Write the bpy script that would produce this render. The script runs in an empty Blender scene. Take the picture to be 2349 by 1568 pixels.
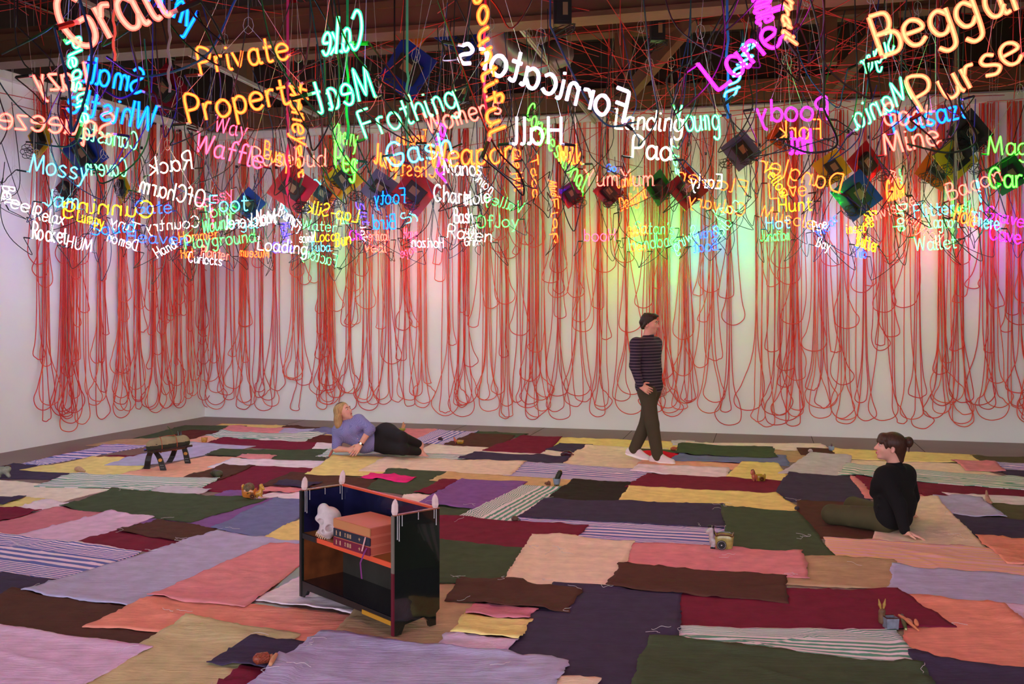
import bpy, math, random
import numpy as np
from mathutils import Vector, Matrix
C = bpy.context.scene.collection
SC = bpy.context.scene
# ------------------------------------------------------------------ camera, world, exposure
F = 2200.0; CX = 1174.5; HY = 705.0; CH = 1.8
cam = bpy.data.objects.new('camera', bpy.data.cameras.new('camera')); C.objects.link(cam)
cam.location = (0, 0, CH); cam.rotation_euler = (math.pi/2, 0, 0)
cam.data.sensor_width = 36; cam.data.lens = F/2349*36; cam.data.shift_y = -(784-HY)/2349
cam.data.clip_start = .05; cam.data.clip_end = 80
SC.camera = cam
W = bpy.data.worlds.new('world'); SC.world = W; W.use_nodes = True
wn = W.node_tree; wtc = wn.nodes.new('ShaderNodeTexCoord'); wsx = wn.nodes.new('ShaderNodeSeparateXYZ'); wrp = wn.nodes.new('ShaderNodeValToRGB')
wrp.color_ramp.elements[0].position = .49; wrp.color_ramp.elements[0].color = (.05, .05, .05, 1); wrp.color_ramp.elements[1].position = .51; wrp.color_ramp.elements[1].color = (.84, .90, 1, 1)
wmp = wn.nodes.new('ShaderNodeMapRange'); wmp.inputs[1].default_value = -1
wn.links.new(wtc.outputs['Generated'], wsx.inputs[0]); wn.links.new(wsx.outputs[2], wmp.inputs[0]); wn.links.new(wmp.outputs[0], wrp.inputs[0]); wn.links.new(wrp.outputs[0], wn.nodes['Background'].inputs[0])
wn.nodes['Background'].inputs[1].default_value = 5.6
SC.view_settings.view_transform = 'Standard'; SC.view_settings.look = 'None'
SC.view_settings.exposure = 0.0; SC.view_settings.gamma = 1; SC.view_settings.use_curve_mapping = False
SC.cycles.max_bounces = 5; SC.cycles.diffuse_bounces = 3; SC.cycles.adaptive_threshold = .02; SC.cycles.glossy_bounces = 2
SC.cycles.transparent_max_bounces = 24; SC.cycles.caustics_reflective = False; SC.cycles.caustics_refractive = False
SC.cycles.sample_clamp_indirect = 4
KC, KH = 7.6, 1.0          # neon core / glass strength
# ------------------------------------------------------------------ helpers
def P(px, py, Z): return np.array([(px-CX)/F*Z, Z, CH-(py-HY)/F*Z])
def G(px, py):
    Z = CH*F/(py-HY); return np.array([(px-CX)/F*Z, Z, 0.0])
def lin(c):
    c = [v/255 for v in c]
    return tuple(v/12.92 if v <= .04045 else ((v+.055)/1.055)**2.4 for v in c)
MATS = {}
def mat(name, rgb, rough=.7, var=.0, scale=8, bump=0, bscale=60, metal=0, spec=.3, coat=0, raw=False, fab=False):
    if name in MATS: return MATS[name]
    m = bpy.data.materials.new(name); m.use_nodes = True; nt = m.node_tree; b = nt.nodes['Principled BSDF']
    c = rgb if raw else lin(rgb)
    b.inputs['Roughness'].default_value = rough; b.inputs['Metallic'].default_value = metal
    b.inputs['Specular IOR Level'].default_value = spec; b.inputs['Coat Weight'].default_value = coat
    tc = nt.nodes.new('ShaderNodeTexCoord')
    n = nt.nodes.new('ShaderNodeTexNoise'); n.inputs['Scale'].default_value = scale; n.inputs['Detail'].default_value = 5
    nt.links.new(tc.outputs['Object'], n.inputs['Vector'])
    r = nt.nodes.new('ShaderNodeValToRGB')
    v = max(var, .02)
    r.color_ramp.elements[0].position = .3; r.color_ramp.elements[1].position = .7
    r.color_ramp.elements[0].color = (*[x*(1-v) for x in c], 1); r.color_ramp.elements[1].color = (*[min(1, x*(1+v)) for x in c], 1)
    nt.links.new(n.outputs['Fac'], r.inputs['Fac']); nt.links.new(r.outputs['Color'], b.inputs['Base Color'])
    if bump:
        n2 = nt.nodes.new('ShaderNodeTexNoise'); n2.inputs['Scale'].default_value = bscale; n2.inputs['Detail'].default_value = 4
        mp = nt.nodes.new('ShaderNodeMapping'); nt.links.new(tc.outputs['Object'], mp.inputs[0]); nt.links.new(mp.outputs[0], n2.inputs['Vector'])
        if fab: mp.inputs['Rotation'].default_value = (0, 0, .26); mp.inputs['Scale'].default_value = (5, 34, 20); n2.inputs['Distortion'].default_value = .6; n2.inputs['Roughness'].default_value = .6
        bp = nt.nodes.new('ShaderNodeBump'); bp.inputs['Strength'].default_value = bump; bp.inputs['Distance'].default_value = .01
        nt.links.new(n2.outputs['Fac'], bp.inputs['Height']); nt.links.new(bp.outputs['Normal'], b.inputs['Normal'])
    MATS[name] = m; return m
def obj(name, V, Fc, m, parent=None, smooth=False, uv=None, mi=None):
    me = bpy.data.meshes.new(name)
    V = np.asarray(V, float).reshape(-1, 3)
    if parent is not None:
        q = parent; off = np.zeros(3)
        while q is not None: off += np.array(q.location); q = q.parent
        V = V-off
    me.from_pydata(V.tolist(), [], [tuple(int(i) for i in f) for f in Fc])
    for mm in (m if isinstance(m, (list, tuple)) else [m]): me.materials.append(mm)
    if smooth: me.polygons.foreach_set('use_smooth', np.ones(len(me.polygons), bool))
    if mi is not None: me.polygons.foreach_set('material_index', np.asarray(mi, np.int32))
    if uv is not None:
        l = me.uv_layers.new(name='UVMap'); idx = np.empty(len(me.loops), np.int32); me.loops.foreach_get('vertex_index', idx)
        l.data.foreach_set('uv', np.asarray(uv, np.float32)[idx].ravel())
    me.update()
    o = bpy.data.objects.new(name, me); C.objects.link(o)
    if parent is not None: o.parent = parent
    return o
def tag(o, label, cat, group=None):
    o['label'] = label; o['category'] = cat
    if group: o['group'] = group
    return o
def thing(name, label, cat, loc, group=None):
    o = bpy.data.objects.new(name, None); C.objects.link(o); o.location = [float(v) for v in loc]; o.empty_display_size = .05
    return tag(o, label, cat, group)
def struct(o): o['kind'] = 'structure'; return o
class MB:
    def __init__(s): s.V = []; s.F = []; s.n = 0; s.mi = []
    def add(s, V, Fc, mi=0):
        s.V += [tuple(map(float, v)) for v in V]; s.F += [tuple(int(i)+s.n for i in f) for f in Fc]; s.mi += [mi]*len(Fc); s.n = len(s.V)
    def tube(s, pts, r, k=6, caps=True, mi=0):
        p = np.asarray(pts, float)
        if len(p) > 1:
            keep = np.r_[True, np.linalg.norm(np.diff(p, axis=0), axis=1) > 1e-6]; p = p[keep]
        n = len(p)
        if n < 2: return
        r = np.broadcast_to(np.asarray(r, float), (len(keep),))[keep]
        t = np.gradient(p, axis=0); t /= np.linalg.norm(t, axis=1)[:, None]+1e-12
        a = np.array([0, 0, 1.]) if abs(t[0][2]) < .9 else np.array([1., 0, 0])
        u = np.cross(t[0], a); u /= np.linalg.norm(u); V = []
        ang = np.arange(k)*2*math.pi/k
        for i in range(n):
            u = u-t[i]*u.dot(t[i]); u /= np.linalg.norm(u)+1e-12; w = np.cross(t[i], u)
            V.append(p[i]+r[i]*(np.cos(ang)[:, None]*u+np.sin(ang)[:, None]*w))
        V = np.concatenate(V); Fc = []
        for i in range(n-1):
            for j in range(k):
                j2 = (j+1) % k; Fc.append((i*k+j, i*k+j2, (i+1)*k+j2, (i+1)*k+j))
        if caps: Fc.append(tuple(range(k-1, -1, -1))); Fc.append(tuple((n-1)*k+j for j in range(k)))
        s.add(V, Fc, mi)
    def box(s, c, h, R=None, mi=0):
        c = np.asarray(c, float); V = np.array([[x, y, z] for x in (-1, 1) for y in (-1, 1) for z in (-1, 1)], float)*np.asarray(h, float)
        if R is not None: V = V@np.asarray(R, float).T
        s.add(V+c, [(0, 1, 3, 2), (4, 6, 7, 5), (0, 4, 5, 1), (2, 3, 7, 6), (0, 2, 6, 4), (1, 5, 7, 3)], mi)
    def prism(s, poly, d, mi=0):           # poly: 3d points, extruded by vector d
        p = np.asarray(poly, float); n = len(p); V = np.concatenate([p, p+np.asarray(d, float)])
        s.add(V, [tuple(range(n-1, -1, -1)), tuple(range(n, 2*n))]+[(i, (i+1) % n, n+(i+1) % n, n+i) for i in range(n)], mi)
    def lathe(s, base, prof, k=16, axis=(0, 0, 1), mi=0):
        ax = np.asarray(axis, float); ax /= np.linalg.norm(ax); a = np.array([1., 0, 0]) if abs(ax[0]) < .9 else np.array([0, 1., 0])
        u = np.cross(ax, a); u /= np.linalg.norm(u); w = np.cross(ax, u); ang = np.arange(k)*2*math.pi/k; V = []
        for r, z in prof: V.append(np.asarray(base)+ax*z+max(r, 1e-4)*(np.cos(ang)[:, None]*u+np.sin(ang)[:, None]*w))
        n = len(prof); Fc = [(i*k+j, i*k+(j+1) % k, (i+1)*k+(j+1) % k, (i+1)*k+j) for i in range(n-1) for j in range(k)]
        Fc += [tuple(range(k-1, -1, -1)), tuple((n-1)*k+j for j in range(k))]
        s.add(np.concatenate(V), Fc, mi)
    def build(s, name, m, parent=None, smooth=False): return obj(name, s.V, s.F, m, parent, smooth, mi=s.mi if isinstance(m, (list, tuple)) else None)
def catmull(p, seg=5, closed=False):
    p = np.asarray(p, float)
    if len(p) < 3: return p
    q = np.vstack([2*p[0]-p[1], p, 2*p[-1]-p[-2]]); out = []
    t = np.linspace(0, 1, seg, endpoint=False)[:, None]
    for i in range(len(p)-1):
        a, b, c, d = q[i], q[i+1], q[i+2], q[i+3]
        out.append(.5*(2*b+(c-a)*t+(2*a-5*b+4*c-d)*t*t+(-a+3*b-3*c+d)*t**3))
    out.append(p[-1:]); return np.concatenate(out)
# ------------------------------------------------------------------ signed-distance bodies
class SDF:
    def __init__(s): s.p = []
    def rc(s, a, b, ra, rb=None, k=.02): s.p.append(('rc', np.asarray(a, float), np.asarray(b, float), ra, ra if rb is None else rb, k, 0)); return s
    def el(s, c, r, R=None, k=.02, sub=0): s.p.append(('el', np.asarray(c, float), np.asarray(r, float)*np.ones(3), None if R is None else np.asarray(R, float), 0, k, sub)); return s
    def box(s, c, h, R=None, rr=.005, k=.005, sub=0): s.p.append(('bx', np.asarray(c, float), np.asarray(h, float), None if R is None else np.asarray(R, float), rr, k, sub)); return s
    def chain(s, pts, rad, k=.02):
        for i in range(len(pts)-1): s.rc(pts[i], pts[i+1], rad[i], rad[i+1], k)
        return s
    def mesh(s, res):
        lo = np.full(3, 1e9); hi = -lo; bb = []
        for t in s.p:
            if t[0] == 'rc': a = np.minimum(t[1]-t[3], t[2]-t[4]); b = np.maximum(t[1]+t[3], t[2]+t[4])
            else:
                e = np.linalg.norm(t[2])+.002 if t[3] is not None else t[2]; a = t[1]-e; b = t[1]+e
            m = t[5]+3*res; bb.append((a-m, b+m))
            if not t[6]: lo = np.minimum(lo, a-3*res); hi = np.maximum(hi, b+3*res)
        n = np.ceil((hi-lo)/res).astype(int)+1; D = np.full(n, .5, np.float32)
        ax = [lo[i]+res*np.arange(n[i]) for i in range(3)]
        for t, (a, b) in zip(s.p, bb):
            i0 = np.maximum(((a-lo)/res).astype(int), 0); i1 = np.minimum(((b-lo)/res).astype(int)+1, n)
            if (i1 <= i0).any(): continue
            sl = tuple(slice(i0[i], i1[i]) for i in range(3))
            x, y, z = np.meshgrid(*[ax[i][sl[i]] for i in range(3)], indexing='ij', sparse=True)
            if t[0] == 'rc':
                A, B, ra, rb = t[1], t[2], t[3], t[4]; d = B-A; L = d.dot(d)+1e-12
                h = np.clip(((x-A[0])*d[0]+(y-A[1])*d[1]+(z-A[2])*d[2])/L, 0, 1)
                v = np.sqrt((x-A[0]-h*d[0])**2+(y-A[1]-h*d[1])**2+(z-A[2]-h*d[2])**2)-(ra+(rb-ra)*h)
            else:
                X, Y, Z = x-t[1][0], y-t[1][1], z-t[1][2]; R = t[3]
                if R is not None: X, Y, Z = (R[0, 0]*X+R[1, 0]*Y+R[2, 0]*Z, R[0, 1]*X+R[1, 1]*Y+R[2, 1]*Z, R[0, 2]*X+R[1, 2]*Y+R[2, 2]*Z)
                if t[0] == 'el':
                    r = t[2]; k0 = np.sqrt((X/r[0])**2+(Y/r[1])**2+(Z/r[2])**2); k1 = np.sqrt((X/r[0]**2)**2+(Y/r[1]**2)**2+(Z/r[2]**2)**2)+1e-9
                    v = k0*(k0-1)/k1
                else:
                    h = t[2]-t[4]; qx, qy, qz = np.abs(X)-h[0], np.abs(Y)-h[1], np.abs(Z)-h[2]
                    v = np.sqrt(np.maximum(qx, 0)**2+np.maximum(qy, 0)**2+np.maximum(qz, 0)**2)+np.minimum(np.maximum(qx, np.maximum(qy, qz)), 0)-t[4]
            k = max(t[5], 1e-5); o = D[sl]
            if t[6]:
                v = -v; h = np.clip(.5-.5*(o-v)/k, 0, 1); D[sl] = o*(1-h)+v*h+k*h*(1-h)
            else:
                h = np.clip(.5+.5*(o-v)/k, 0, 1); D[sl] = o*(1-h)+v*h-k*h*(1-h)
        ins = D < 0
        c8 = sum(ins[i:n[0]-1+i, j:n[1]-1+j, k:n[2]-1+k].astype(np.int8) for i in (0, 1) for j in (0, 1) for k in (0, 1))
        act = (c8 > 0) & (c8 < 8); idx = np.argwhere(act); vid = np.full(act.shape, -1, np.int64); vid[act] = np.arange(len(idx))
        acc = np.zeros((len(idx), 3)); cnt = np.zeros(len(idx)); co = [np.array([i, j, k]) for i in (0, 1) for j in (0, 1) for k in (0, 1)]
        for a in range(8):
            for b in range(a+1, 8):
                if abs(co[a]-co[b]).sum() != 1: continue
                ia, ib = idx+co[a], idx+co[b]; da = D[ia[:, 0], ia[:, 1], ia[:, 2]]; db = D[ib[:, 0], ib[:, 1], ib[:, 2]]
                m = (da < 0) != (db < 0); t = np.where(m, da/(da-db+1e-12), 0)[:, None]
                acc += np.where(m[:, None], ia+(ib-ia)*t, 0); cnt += m
        V = lo+res*acc/np.maximum(cnt, 1)[:, None]; Fc = []
        for axi in range(3):
            a1, a2 = (axi+1) % 3, (axi+2) % 3; s0 = [slice(1, -1)]*3; s1 = [slice(1, -1)]*3
            s0[axi] = slice(0, -1); s1[axi] = slice(1, None)
            A = ins[tuple(s0)]; B = ins[tuple(s1)]; e = np.argwhere(A != B)
            off = np.ones(3, int); off[axi] = 0; e0 = e+off; sg = A[tuple(e.T)]
            u = np.zeros(3, int); u[a1] = 1; w = np.zeros(3, int); w[a2] = 1
            q = [vid[tuple((e0-u-w).T)], vid[tuple((e0-w).T)], vid[tuple(e0.T)], vid[tuple((e0-u).T)]]
            q = np.stack(q, 1); q[~sg] = q[~sg][:, ::-1]; Fc.append(q)
        Fc = np.concatenate(Fc); return V, Fc[(Fc >= 0).all(1)]
    def build(s, name, m, res, parent=None, T=None, mi=None):
        V, Fc = s.mesh(res)
        ids = mi(V[Fc].mean(1)) if mi is not None else None
        if T is not None: V = T(V)
        return obj(name, V, Fc, m, parent, True, mi=ids)
random.seed(7); RNG = np.random.default_rng(11)
# room directions
N = np.array([.2535, .9673, 0]); DW = np.array([.9673, -.2535, 0])
CORN = G(470, 955); LW = G(0, 1039)-CORN; LW = LW/np.linalg.norm(LW); DBACK = N.dot(CORN)
def backpt(px, z, off=0.0):
    r = np.array([(px-CX)/F, 1, 0]); t = (DBACK-off)/N.dot(r); p = r*t; p[2] = z; return p
LN = np.array([-LW[1], LW[0], 0]); LN = LN if LN[0] > 0 else -LN       # left wall normal into the room
def leftpt(px, z, off=0.0):
    r = np.array([(px-CX)/F, 1, 0]); t = (LN.dot(CORN)+off)/LN.dot(r); p = r*t; p[2] = z; return p
# ------------------------------------------------------------------ room shell
m_wall = mat('wall_white', (226, 222, 220), .75, .03, 1.2, .05, 90)
m_floor = mat('concrete_brown', (112, 82, 74), .42, .12, 1.6, .15, 40, spec=.4)
m_deck = mat('roof_deck', (40, 27, 22), .9, .25, 2.0)
m_wood = mat('timber', (92, 62, 44), .75, .18, 3.0, .3, 25)
m_ledge = mat('ledge_paint', (205, 200, 192), .7, .05)
m_steel = mat('strut_grey', (170, 165, 158), .45, .1, metal=.4)
HT = 4.62; ROOF = 5.7
ctr = CORN+DW*6.3-N*7
def quadobj(name, pts, m, th=None):
    mb = MB(); p = np.asarray(pts, float)
    if th is None: mb.add(p, [(0, 1, 2, 3)])
    else: mb.prism(p, th)
    return struct(mb.build(name, m))
back_r = CORN+DW*16.5; left_f = CORN+LW*17.5
quadobj('floor', [CORN+DW*17+N*.3, CORN-DW*.3+N*.3, CORN-DW*8-N*18, CORN+DW*17-N*18], m_floor, (0, 0, -.15))
z = lambda p, h: (p[0], p[1], h)
quadobj('wall_back', [z(CORN-DW*.2, 0), z(back_r, 0), z(back_r, ROOF), z(CORN-DW*.2, ROOF)], m_wall, N*.2)
quadobj('wall_left', [z(left_f, 0), z(CORN, 0), z(CORN, ROOF), z(left_f, ROOF)], m_wall, -LN*.2)
quadobj('light_block_right', [z(back_r, 0), z(back_r-N*17, 0), z(back_r-N*17, ROOF), z(back_r, ROOF)], m_wall, DW*.2)  # unseen wall, added to block world light from the right
quadobj('ceiling', [z(CORN-DW*6+N*.3, ROOF), z(back_r+N*.3, ROOF), z(back_r-N*18, ROOF), z(CORN-DW*6-N*18, ROOF)], m_deck, (0, 0, .12))
rear_c = CORN-N*17.2
quadobj('light_block_rear', [z(rear_c-DW*8, 3.4), z(rear_c+DW*17, 3.4), z(rear_c+DW*17, ROOF), z(rear_c-DW*8, ROOF)], m_wall, -N*.2)  # unseen header over the rear opening, added to keep world light off the roof
# floor joints: thin dark cuts set into the slab
mj = mat('joint_dark', (58, 40, 36), .9); mb = MB()
for px in (1070, 1249, 1450, 1644, 1861, 2090, 700):
    p = backpt(px, .0005, .0); Rj = np.array([DW, N, (0, 0, 1)]).T
    mb.box(p-N*2, (.004, 2, .0006), Rj)
struct(mb.build('trim_1', mj))
Rw = np.array([DW, N, (0, 0, 1)]).T; Rl = np.array([LW, LN, (0, 0, 1)]).T
def beam(name, c, h, R, m):
    mb = MB(); mb.box(c, h, R); return struct(mb.build(name, m))
# ledge along the top of the white wall, dark timber band over it
beam('trim_2', CORN+DW*8.2-N*.06+np.array([0, 0, HT-.03]), (8.2, .06, .055), Rw, m_ledge)
beam('trim_3', CORN+DW*8.2-N*.10+np.array([0, 0, HT+.22]), (8.2, .10, .15), Rw, m_wood)
beam('trim_4', CORN+LW*8.7+LN*.05+np.array([0, 0, HT+.05]), (8.7, .05, .05), Rl, m_ledge)
beam('trim_5', CORN+LW*8.7+LN*.07+np.array([0, 0, HT+.55]), (8.7, .07, .45), Rl, m_deck)
beam('trim_6', CORN+DW*8.2-N*.05+np.array([0, 0, HT+.72]), (8.2, .05, .35), Rw, m_deck)
# glulam beam across the room with a nailed cap board, and a second one overhead
for i, (D, zb, hh) in enumerate(((8.0, 4.22, .17), (11.2, 5.0, .14), (5.2, 4.75, .17))):
    c = N*D+DW*2.0; c[2] = zb+hh
    mb = MB(); mb.box(c, (9.5, .09, hh), Rw); mb.box(c-np.array([0, 0, hh-.02]), (9.5, .13, .022), Rw)
    mb.box(c-N*.1+np.array([0, 0, hh*.45]), (9.5, .02, .03), Rw)
    struct(mb.build('trim_%d' % (7+i), m_wood))
k = 10
for px, py0, py1, D in ((1430, 0, 175, 11.2), (560, 0, 120, 11.2), (1900, 0, 160, 11.2)):
    r = np.array([(px-CX)/F, 1, 0]); p = r*(D/N.dot(r)); p[2] = 5.1
    beam('trim_%d' % k, p, (.09, .09, .6), Rw, m_wood); k += 1
for a, b in ((P(1600, 30, 10.6), P(1400, 262, 13.2)), (P(980, 40, 11), P(1090, -60, 11)), (P(300, 130, 12), P(470, 20, 12)), (P(2050, 40, 10), P(1880, 230, 12.4))):
    d = b-a; L = np.linalg.norm(d); d = d/L; u = np.cross(d, (0, 0, 1)); u /= np.linalg.norm(u); w = np.cross(d, u)
    beam('trim_%d' % k, (a+b)/2, (L/2, .05, .1), np.array([d, u, w]).T, m_wood); k += 1
for a, b in (((1145, 0), (1365, 280)), ((308, 61), (725, 264))):
    ps = []
    for (px, py) in (a, b): ps.append(P(px, py, (4.54-CH)*F/(HY-py)))
    d = ps[1]-ps[0]; d /= np.linalg.norm(d); q0 = ps[0]-d*3.2; L = np.linalg.norm(ps[1]-q0); u = np.cross(d, (0, 0, 1))
    R = np.array([d, u, (0, 0, 1)]).T; c = (q0+ps[1])/2
    mb = MB(); mb.box(c, (L/2, .025, .02), R); mb.box(c+np.array([0, 0, -.02]), (L/2, .006, .012), R)
    struct(mb.build('trim_%d' % k, m_steel)); k += 1
# ------------------------------------------------------------------ towels
COL = {'nav': (62, 50, 72), 'blk': (44, 36, 34), 'brn': (80, 48, 40), 'brm': (86, 38, 36), 'mar': (112, 28, 50), 'grn': (66, 74, 54), 'olv': (84, 76, 54),
 'tan': (172, 136, 106), 'tn2': (198, 158, 112), 'yel': (232, 190, 122), 'kha': (190, 170, 128), 'crm': (226, 196, 184), 'pea': (228, 188, 166), 'wht': (218, 192, 204),
 'lil': (206, 168, 196), 'lav': (168, 156, 188), 'lgr': (184, 170, 182), 'lvb': (112, 106, 150), 'blu': (106, 108, 148), 'pnk': (206, 124, 130), 'ros': (190, 110, 124), 'cor': (228, 132, 114),
 'pch': (228, 154, 132), 'pur': (122, 80, 138), 'hot': (226, 42, 118), 'red': (206, 26, 48), 'sb': None, 'sg': None, 'sp': None}
CN = {'nav': 'navy', 'blk': 'black', 'brn': 'dark brown', 'brm': 'reddish brown', 'mar': 'maroon', 'grn': 'forest green', 'olv': 'olive', 'tan': 'tan', 'tn2': 'ochre', 'yel': 'yellow',
 'kha': 'khaki', 'crm': 'cream', 'pea': 'pale peach', 'wht': 'white', 'lil': 'pale lilac', 'lav': 'lavender', 'lgr': 'pale grey', 'lvb': 'dusty violet', 'blu': 'slate blue', 'pnk': 'pink', 'ros': 'rose pink',
 'cor': 'coral', 'pch': 'light coral', 'pur': 'purple', 'hot': 'bright pink', 'red': 'bright red', 'sb': 'blue striped', 'sg': 'green striped', 'sp': 'pink striped'}
TW = """yel 512,972 683,977 655,992 470,985
grn 425,976 563,978 501,990 300,1008
brm 420,990 511,990 458,1008 375,1012
brn 664,978 742,981 730,987 645,983
pnk 528,980 668,985 652,993 508,991
lav 655,986 737,986 702,998 645,993
lvb 740,981 802,984 762,999 698,997
wht 690,998 770,1000 760,1007 680,1004
yel 748,1000 800,1002 786,1010 738,1007
sg 511,991 746,998 698,1015 459,1006
tan 275,1008 350,1007 335,1024 202,1022
sb 237,1022 335,1024 95,1067 53,1063
blu 425,1012 475,1017 330,1052 300,1048
pch 470,1004 520,1008 480,1018 405,1016
brm 725,1006 792,1008 752,1019 698,1015
mar 515,1007 729,1017 715,1033 470,1022
mar 263,1045 325,1047 294,1056 207,1050
nav 33,1063 180,1086 128,1100 -100,1096
yel 212,1050 345,1058 300,1092 50,1080
pch 470,1047 548,1050 424,1096 275,1090
lav 434,1018 581,1025 330,1069 244,1067
wht 728,1018 776,1019 772,1037 717,1034
grn 507,1031 752,1034 740,1057 476,1044
pnk 574,1043 630,1046 614,1055 549,1050
wht 536,1053 746,1059 719,1078 482,1073
crm -80,1096 250,1122 140,1150 -120,1140
mar 578,1071 722,1077 600,1135 450,1123
brn 513,1069 580,1072 509,1100 424,1096
sg 165,1088 498,1100 440,1128 84,1117
yel 50,1143 115,1149 46,1168 -30,1165
nav -40,1138 54,1145 5,1159 -60,1152
wht 107,1150 172,1158 92,1176 46,1168
ros 140,1166 250,1177 45,1228 -90,1218
mar -60,1162 90,1175 0,1196 -100,1190
pur 520,1128 562,1130 558,1144 490,1140
lgr 383,1118 478,1126 434,1140 350,1128
wht 650,1126 760,1112 760,1152 590,1142
pnk 635,1112 700,1124 662,1132 597,1127
brn 672,1085 870,1100 850,1124 600,1116
nav 658,1105 733,1111 697,1124 633,1117
pur 340,1184 632,1144 495,1212 311,1201
grn 262,1123 601,1149 435,1199 142,1165
lil 253,1177 346,1190 185,1246 46,1228
mar 281,1219 419,1241 352,1266 179,1246
brn 365,1195 510,1217 419,1243 276,1220
blu 629,1147 742,1152 608,1234 490,1211
yel 690,1194 780,1200 705,1250 606,1234
sb -30,1222 318,1267 138,1331 -180,1285
nav -60,1310 130,1333 56,1360 -80,1388
brn 30,1354 420,1412 312,1487 -80,1424
lav 493,1222 692,1248 312,1392 58,1358
cor 358,1370 824,1412 750,1480 204,1440
wht 690,1325 900,1385 812,1408 592,1377
pnk 616,1250 735,1258 560,1394 347,1368
tan 890,1325 1130,1350 1018,1488 768,1460
kha 429,1421 680,1460 480,1620 140,1600
lil -80,1425 336,1490 130,1600 -170,1560
mar 555,1532 645,1545 585,1610 495,1590
nav 577,1468 709,1482 640,1546 489,1523
crm 1005,1013 1260,1034 1240,1048 960,1038
pnk 925,983 1010,985 960,1011 898,1006
grn 1100,990 1209,995 1182,1003 1086,997
sb 1005,987 1096,991 1027,1021 945,1013 s
brn 1083,996 1180,1001 1140,1027 1022,1021
yel 1286,1004 1562,1014 1550,1036 1250,1022
mar 1200,1000 1288,1003 1250,1041 1110,1034
crm 1256,1034 1330,1038 1316,1052 1240,1048
nav 1288,1019 1358,1022 1326,1039 1256,1034
pea 1350,1024 1530,1030 1466,1078 1275,1069
sg 762,1034 1078,1044 1060,1053 730,1048
nav 1094,1038 1303,1051 1281,1069 1056,1052
yel 767,1046 908,1050 885,1094 705,1089
sb 1195,1060 1492,1080 1470,1111 1160,1091
pea 890,1050 1202,1061 1166,1090 828,1081
grn 893,1078 1036,1085 985,1143 846,1121
tn2 1032,1085 1315,1102 1296,1119 990,1104
hot 856,1089 949,1096 930,1107 833,1098
crm 935,1137 990,1140 970,1168 895,1160
mar 1013,1103 1056,1105 988,1136 953,1132
grn 1000,1155 1085,1163 1058,1191 978,1188
pur 1062,1102 1207,1108 1117,1172 958,1158
sg 1198,1117 1307,1119 1186,1195 1056,1188 s
sb 1190,1185 1671,1207 1664,1265 1238,1238
blk 1318,1101 1447,1110 1428,1155 1256,1147
lgr 1542,1011 1590,1012 1592,1021 1545,1021
crm 1580,1016 1877,1017 1908,1034 1570,1030
tan 1765,1034 1845,1036 1866,1061 1795,1059
brn 1831,1029 1912,1031 1924,1048 1840,1044
pea 1950,1053 2200,1064 2320,1098 1960,1077
yel 1914,1029 2235,1043 2266,1064 1924,1054
olv 2230,1046 2420,1052 2420,1074 2270,1067
sb 2278,1062 2420,1070 2420,1088 2298,1081
nav 2300,1080 2420,1086 2420,1104 2318,1096
pnk 2186,1056 2280,1062 2304,1082 2218,1080
grn 1467,1032 1562,1035 1556,1044 1465,1040
pch 1480,1050 1710,1063 1706,1078 1466,1068
red 1470,1038 1560,1043 1552,1052 1482,1047
blu 1566,1044 1798,1046 1806,1068 1538,1057
grn 1560,1021 1769,1027 1779,1051 1553,1044
wht 1470,1068 1668,1075 1668,1100 1453,1081
yel 1703,1063 1783,1066 1823,1109 1662,1100
lgr 1860,1042 1952,1047 1948,1094 1788,1086
mar 1490,1088 1806,1106 1824,1136 1441,1118
nav 1811,1087 1955,1095 2002,1161 1768,1147
yel 1447,1119 1774,1134 1851,1178 1427,1149
nav 1254,1147 1658,1158 1655,1212 1194,1188
mar 995,1187 1344,1207 1278,1268 975,1240
pnk 1953,1094 2092,1110 2150,1149 1988,1143
mar 1968,1095 2420,1127 2420,1148 2003,1130
mar 2120,1133 2180,1136 2205,1147 2130,1150
sg 1945,1066 2420,1104 2420,1131 1928,1091
wht 2166,1136 2420,1144 2420,1170 2270,1162
olv 2274,1161 2420,1167 2420,1210 2288,1197
nav 2174,1176 2420,1206 2420,1248 2215,1238
lav 2144,1143 2248,1146 2306,1190 2174,1178
brn 1830,1151 2005,1158 2014,1239 1843,1231
pea 2030,1142 2148,1147 2264,1260 2003,1238
sp 1897,1235 2272,1260 2420,1330 1920,1292
cor 2244,1232 2420,1246 2440,1304 2310,1293
grn 1655,1163 1828,1177 1931,1295 1676,1275
tan 1838,1279 2045,1287 2098,1356 1788,1338
lav 2052,1301 2420,1330 2440,1406 2046,1367
lil 2286,1387 2430,1400 2450,1510 2345,1445
cor 2068,1369 2302,1390 2450,1546 2082,1512
mar 1554,1350 2050,1356 2181,1438 1549,1447
sg 1551,1445 2046,1447 2105,1531 1543,1473
nav 2096,1511 2430,1547 2470,1620 2125,1605
pnk 1446,1248 1833,1268 1847,1328 1427,1300
grn 1000,1242 1224,1262 1155,1343 950,1338
pea 1225,1232 1451,1247 1386,1384 1150,1345
nav 1270,1340 1561,1362 1530,1620 1125,1540
brn 1428,1298 1796,1325 1799,1383 1399,1349
lil 1043,1455 1180,1468 1153,1500 1010,1481
yel 1074,1414 1215,1425 1180,1470 1043,1456
ros 1099,1386 1225,1398 1204,1422 1075,1413
brn 1063,1331 1328,1355 1296,1404 1029,1380
grn 1500,1465 2107,1532 2150,1620 1440,1620
pea 1275,1560 1372,1567 1350,1620 1245,1620
lav 742,1453 1292,1520 1245,1620 550,1605"""
DIM = 1.28
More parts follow.
